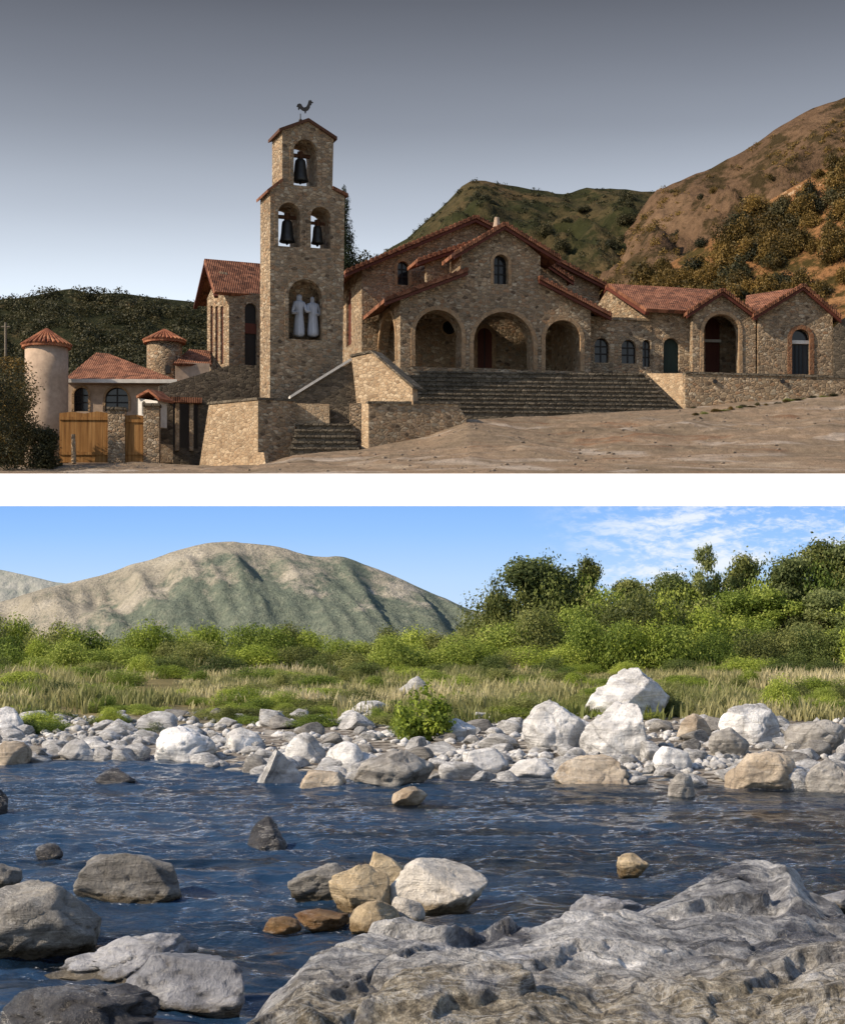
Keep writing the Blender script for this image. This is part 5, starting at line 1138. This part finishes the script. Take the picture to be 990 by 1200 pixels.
# leafy plants in the grass
def herb(px, py, w_px, h_px, key, k, label, group=None, name='leafy_plant'):
    p = on_ground(px, py); return put_bush(key, k, p, w_px / F * p.y / 2, h_px / F * p.y, label, group, px, name, 'plant')
p = on_ground(495, 868); o = link('leafy_plant', leaf_cloud('leafy_plant', 303, [(R_.uniform(-.28, .28), R_.uniform(-.2, .2), R_.uniform(.05, .45), .14, .14, .12) for R_ in [random.Random(4)] for _ in range(26)] + [(-.12, 0, .56, .10, .10, .12), (.05, 0, .66, .09, .09, .12), (.22, 0, .52, .09, .09, .1)], 2200, .034, 'leaf_bright', shell=.2), None, None, p)
tag(o, 'bushy green leafy plant growing between the bank stones in the middle', 'plant', None, 'thing')
herb(470, 862, 46, 40, 'bright', 1, 'pale green plant beside the bushy leafy plant in the middle')
herb(912, 838, 70, 48, 'bright', 2, 'tall green weed at the grass edge on the right bank')
herb(775, 838, 60, 36, 'olive', 0, 'olive weed growing at the right foot of the large white grass boulder')
Rr = random.Random(5)
for k in range(150):
    px = Rr.uniform(-20, 1000); py = Rr.uniform(796, 852) if px > 200 else Rr.uniform(794, 860)
    key = Rr.choice(['olive', 'mid', 'bright', 'olive'] if px > 250 else ['mid', 'mid', 'bright', 'dark'])
    herb(px, py, Rr.uniform(40, 110), Rr.uniform(8, 24), key, k % 3, 'low green weed clump in the dry grass of the river flat', 'weed clumps in the dry grass', 'weed_clump')

# ---------------------------------------------------------------- thicket and trees
Rr = random.Random(29)
def thicket(px, top, base, wpx, key, Yk, group_label, group):
    p = at(px, base, Yk); p.z = float(lower_ground(p.x, Yk)); hgt = H + (YH - top) / F * Yk - p.z; w_ = wpx / F * Yk / 2
    put_bush(key, Rr.randrange(3), p, w_, hgt, group_label, group, Rr.uniform(0, 6))
names = {'bright': ('bright yellow green bush in the thicket behind the dry grass', 'bright bushes of the thicket'), 'mid': ('fresh green bush in the thicket behind the dry grass', 'green bushes of the thicket'), 'olive': ('dull olive bush in the thicket behind the dry grass', 'olive bushes of the thicket'), 'dark': ('dark green bush in the thicket behind the dry grass', 'dark bushes of the thicket')}
topA = ([-80, 0, 40, 90, 160, 230, 300, 380, 450, 520, 590, 640], [712, 716, 720, 726, 728, 727, 731, 740, 740, 732, 724, 715])
px = -70
while px < 640:
    key = Rr.choice(['mid', 'bright', 'mid', 'olive', 'olive']); thicket(px, float(np.interp(px, *topA)) + Rr.uniform(-6, 9), 790, Rr.uniform(70, 105), key, 50.5 + Rr.uniform(-.8, 1.2), *names[key]); px += Rr.uniform(24, 36)
px = -60
while px < 640:
    key = Rr.choice(['bright', 'mid', 'bright', 'mid', 'olive', 'olive']); thicket(px, Rr.uniform(738, 760), 790, Rr.uniform(66, 105), key, 46.5 + Rr.uniform(-.6, .6), *names[key]); px += Rr.uniform(30, 44)
px = -60
while px < 1010:
    key = Rr.choice(['mid', 'dark', 'bright', 'olive', 'dark']); thicket(px, Rr.uniform(762, 784), 800, Rr.uniform(50, 90), key, 43.6 + Rr.uniform(-.5, .5), *names[key]); px += Rr.uniform(40, 62)  # extra dark bushes put the shade at the thicket foot into leaf colour
rt = ([590, 620, 660, 700, 740, 790, 830, 870, 920, 1010], [735, 712, 698, 690, 684, 690, 702, 722, 748, 750])
px = 600
while px < 910:
    key = Rr.choice(['bright', 'mid', 'olive', 'mid']); thicket(px, float(np.interp(px, *rt)) + Rr.uniform(-6, 10), 790, Rr.uniform(100, 150), key, 49.5 + Rr.uniform(-.6, .8), *names[key]); px += Rr.uniform(26, 38)
px = 605
while px < 900:
    key = Rr.choice(['bright', 'mid', 'bright']); thicket(px, float(np.interp(px, *rt)) + Rr.uniform(24, 50), 795, Rr.uniform(80, 120), key, 46.0 + Rr.uniform(-.6, .6), *names[key]); px += Rr.uniform(30, 44)
trees = [(632, 652, 130, 'dark', 58.0, 'dark spreading tree standing highest at the left end of the right wood'), (585, 694, 52, 'dark', 58.3, 'small dark tree at the left foot of the spreading tree'), (688, 655, 64, 'olive', 58.6, 'slim grey green tree just right of the spreading tree'),
 (738, 680, 90, 'olive', 58.6, 'low olive tree right of the slim grey green tree'), (795, 672, 100, 'dark', 58.4, 'broad dark tree left of the thin tall tree'), (828, 640, 62, 'sparse', 57.6, 'thin tall tree with a sparse crown against the clouds'),
 (872, 652, 84, 'olive', 58.2, 'olive tree right of the thin tall tree'), (920, 650, 110, 'dark', 57.4, 'dark tree in the middle of the right wood'), (958, 636, 120, 'olive', 58.4, 'tall olive tree near the right edge'), (1005, 632, 120, 'dark', 57.6, 'dark tree cut by the right picture edge'),
 (905, 690, 110, 'mid', 55.6, 'green tree in front of the dark right wood'), (960, 690, 120, 'dark', 55.2, 'low dark tree in front at the right edge'), (1000, 700, 110, 'mid', 54.6, 'green low tree cut by the right picture edge'), (860, 690, 90, 'mid', 56.2, 'round green tree below the thin tall tree')]
for q, (px, top, wpx, key, Yk, lab) in enumerate(trees):
    p = at(px, 790, Yk); p.z = float(lower_ground(p.x, Yk)) - .05; hgt = H + (YH - top) / F * Yk - p.z
    put_tree(key, 0 if key == 'sparse' else q % 2, p, wpx / F * Yk / 2 / .95, hgt, lab, None, q * 1.7)
px = 572
while px < 1040:      # the wood closes behind the single trees
    key = Rr.choice(['dark', 'olive', 'dark', 'mid']); top_ = float(np.interp(px, [570, 585, 605, 632, 690, 720, 760, 800, 850, 880, 930, 960, 1010], [720, 700, 668, 658, 666, 688, 680, 674, 670, 660, 650, 645, 640])) + Rr.uniform(-8, 10); thicket(px, top_, 790, Rr.uniform(84, 130), key, 57.6 + Rr.uniform(-.6, .8), *names[key]); px += Rr.uniform(15, 24)
px = 880
while px < 1030:
    key = Rr.choice(['dark', 'mid', 'olive', 'dark']); thicket(px, Rr.uniform(712, 765), 792, Rr.uniform(80, 120), key, 48.0 + Rr.uniform(-.8, .8), *names[key]); px += Rr.uniform(18, 28)

# the bank, grass and thicket go on beyond both sides of the view
Rr = random.Random(71)
for lo_, hi_ in ((-330, -75), (1012, 1330)):
    for rng, Yk, tops in ((30, 50.5, (716, 740)), (38, 46.5, (740, 762)), (52, 43.6, (764, 784))):
        px = lo_
        while px < hi_:
            key = Rr.choice(['bright', 'mid', 'olive', 'dark']); thicket(px, Rr.uniform(*tops) - (30 if lo_ > 0 and Yk > 45 else 0), 790, Rr.uniform(70, 115), key, Yk + Rr.uniform(-.6, .6), *names[key]); px += rng * Rr.uniform(.8, 1.25)
    for k in range(45):
        px = Rr.uniform(lo_ + 20, hi_); e = float(bank_edge(px)); py = e + 3 - Rr.random() * (e - 846); p = on_ground(px, py, -.05); w_ = Rr.uniform(14, 34) / F * p.y / 2
        o = link('bank_stone', protos[Rr.randrange(12)], None, None, (p.x, p.y, p.z + w_ * .16)); o.scale = (w_, w_ * Rr.uniform(.7, 1), w_ * Rr.uniform(.45, .75)); o.rotation_euler = (0, 0, Rr.uniform(0, 6.3))
        tag(o, 'small pale river stone lying among the other stones of the far bank', 'stone', 'small stones of the far bank', 'thing')

# ---------------------------------------------------------------- mountain and the sky behind it
m, t = material('mountain_rock'); pos = posco(t)
n1 = t.noise(pos, .55, 7, .6); n2 = t.noise(pos, 2.4, 6, .72, .4); n3 = t.noise(pos, 9, 4, .7); z = t.add('ShaderNodeSeparateXYZ', {0: pos}).outputs[2]
dry = t.ramp(n1.outputs[0], [(.3, (.31, .29, .235)), (.55, (.41, .38, .31)), (.75, (.52, .49, .42))])  # dry and green tones are paled: distance haze put into the colour
green = t.ramp(n2.outputs[0], [(.3, (.125, .158, .130)), (.55, (.19, .222, .175)), (.75, (.29, .305, .24))])
k = t.math('ADD', z, t.math('ADD', t.math('MULTIPLY', t.math('SUBTRACT', n1.outputs[0], .5), 8.0), t.math('MULTIPLY', t.math('SUBTRACT', n2.outputs[0], .5), 4.5)))
xm = t.add('ShaderNodeSeparateXYZ', {0: pos}).outputs[0]; k = t.math('ADD', k, t.math('ADD', t.maprange(xm, -13, -8.5, 2.4, -.35), t.maprange(xm, -4.5, 1, 0, .5)))
c = t.mix(t.maprange(k, 2.8, 4.1), green, dry); c = t.mix(.5, c, t.ramp(n3.outputs[0], [(.3, (.45, .47, .5)), (.7, (1.4, 1.38, 1.35))]), 'MULTIPLY')
principled(t, c, .95, t.bump(t.math('ADD', n2.outputs[0], t.math('MULTIPLY', n3.outputs[0], .6)), 1.0, .2), .05); M['mountain_rock'] = m
mt = Hill('mountain', [(-900, 770), (-200, 745), (-60, 722), (0, 706), (40, 694), (70, 687), (100, 680), (150, 664), (200, 649), (245, 636), (290, 635), (330, 642), (368, 655), (405, 651), (440, 666), (490, 688), (540, 711), (575, 722), (640, 730), (1500, 735)], [(-900, 790), (1500, 790)], 58.8, 67, 'mountain_rock', .14, 460, 170, -600, 1300, .75, 51, .52, 8.0, 1.6, 1.5, 14)
m, t = material('far_ridge'); nf = t.noise(posco(t), 2.2, 6, .7); principled(t, t.ramp(nf.outputs[0], [(.3, (.27, .30, .27)), (.5, (.37, .38, .34)), (.7, (.48, .475, .43))]), .95, t.bump(nf.outputs[0], .8, .15), .05); M['far_ridge'] = m
Hill('far_ridge', [(-900, 640), (-200, 655), (-40, 664), (0, 667), (28, 674), (70, 684), (120, 688), (180, 700), (260, 730), (1500, 760)], [(-900, 790), (1500, 790)], 66.5, 70.5, 'far_ridge', .12, 300, 80, -700, 420, .8, 57, .35, 7.0, 1.6, 1.4, 10)
m, t = material('river_sky'); pos = posco(t); sp = t.add('ShaderNodeSeparateXYZ', {0: pos})
base_c = t.ramp(t.maprange(sp.outputs[2], 1.5, 7.0), [(0, (.50, .63, .82)), (.4, (.39, .56, .80)), (.75, (.26, .46, .80)), (1, (.20, .395, .77))])
cn = t.noise(t.mapping(pos, (.28, 1, .95), (0, radians(18), 0)), .9, 7, .62, .5); cn2 = t.noise(t.mapping(pos, (1.3, 1, 3.2), (0, radians(22), 0)), 1.4, 5, .6, .6)
dens = t.math('ADD', t.math('MULTIPLY', cn.outputs[0], .75), t.math('MULTIPLY', cn2.outputs[0], .35))
cm = t.math('MULTIPLY', t.maprange(dens, .47, .66, 0, .85, True), t.maprange(sp.outputs[0], 4.0, 10.5, 0, 1, True))
c = t.mix(cm, base_c, (.74, .77, .80))
em = t.add('ShaderNodeEmission', {'Color': c, 'Strength': 1.0}); t.l.new(em.outputs[0], t.out.inputs[0]); M['river_sky'] = m
us = np.linspace(-1, 1, 61); zt_ = H + (YH - 593) / F * 73.05
XX, ZZ = np.meshgrid(us * 62, np.linspace(-.4, zt_, 12)); YY = np.full_like(XX, 73.05)
sk = link('sky', grid_mesh('sky', XX, YY, ZZ), 'river_sky'); tag(sk, None, None, None, 'structure')
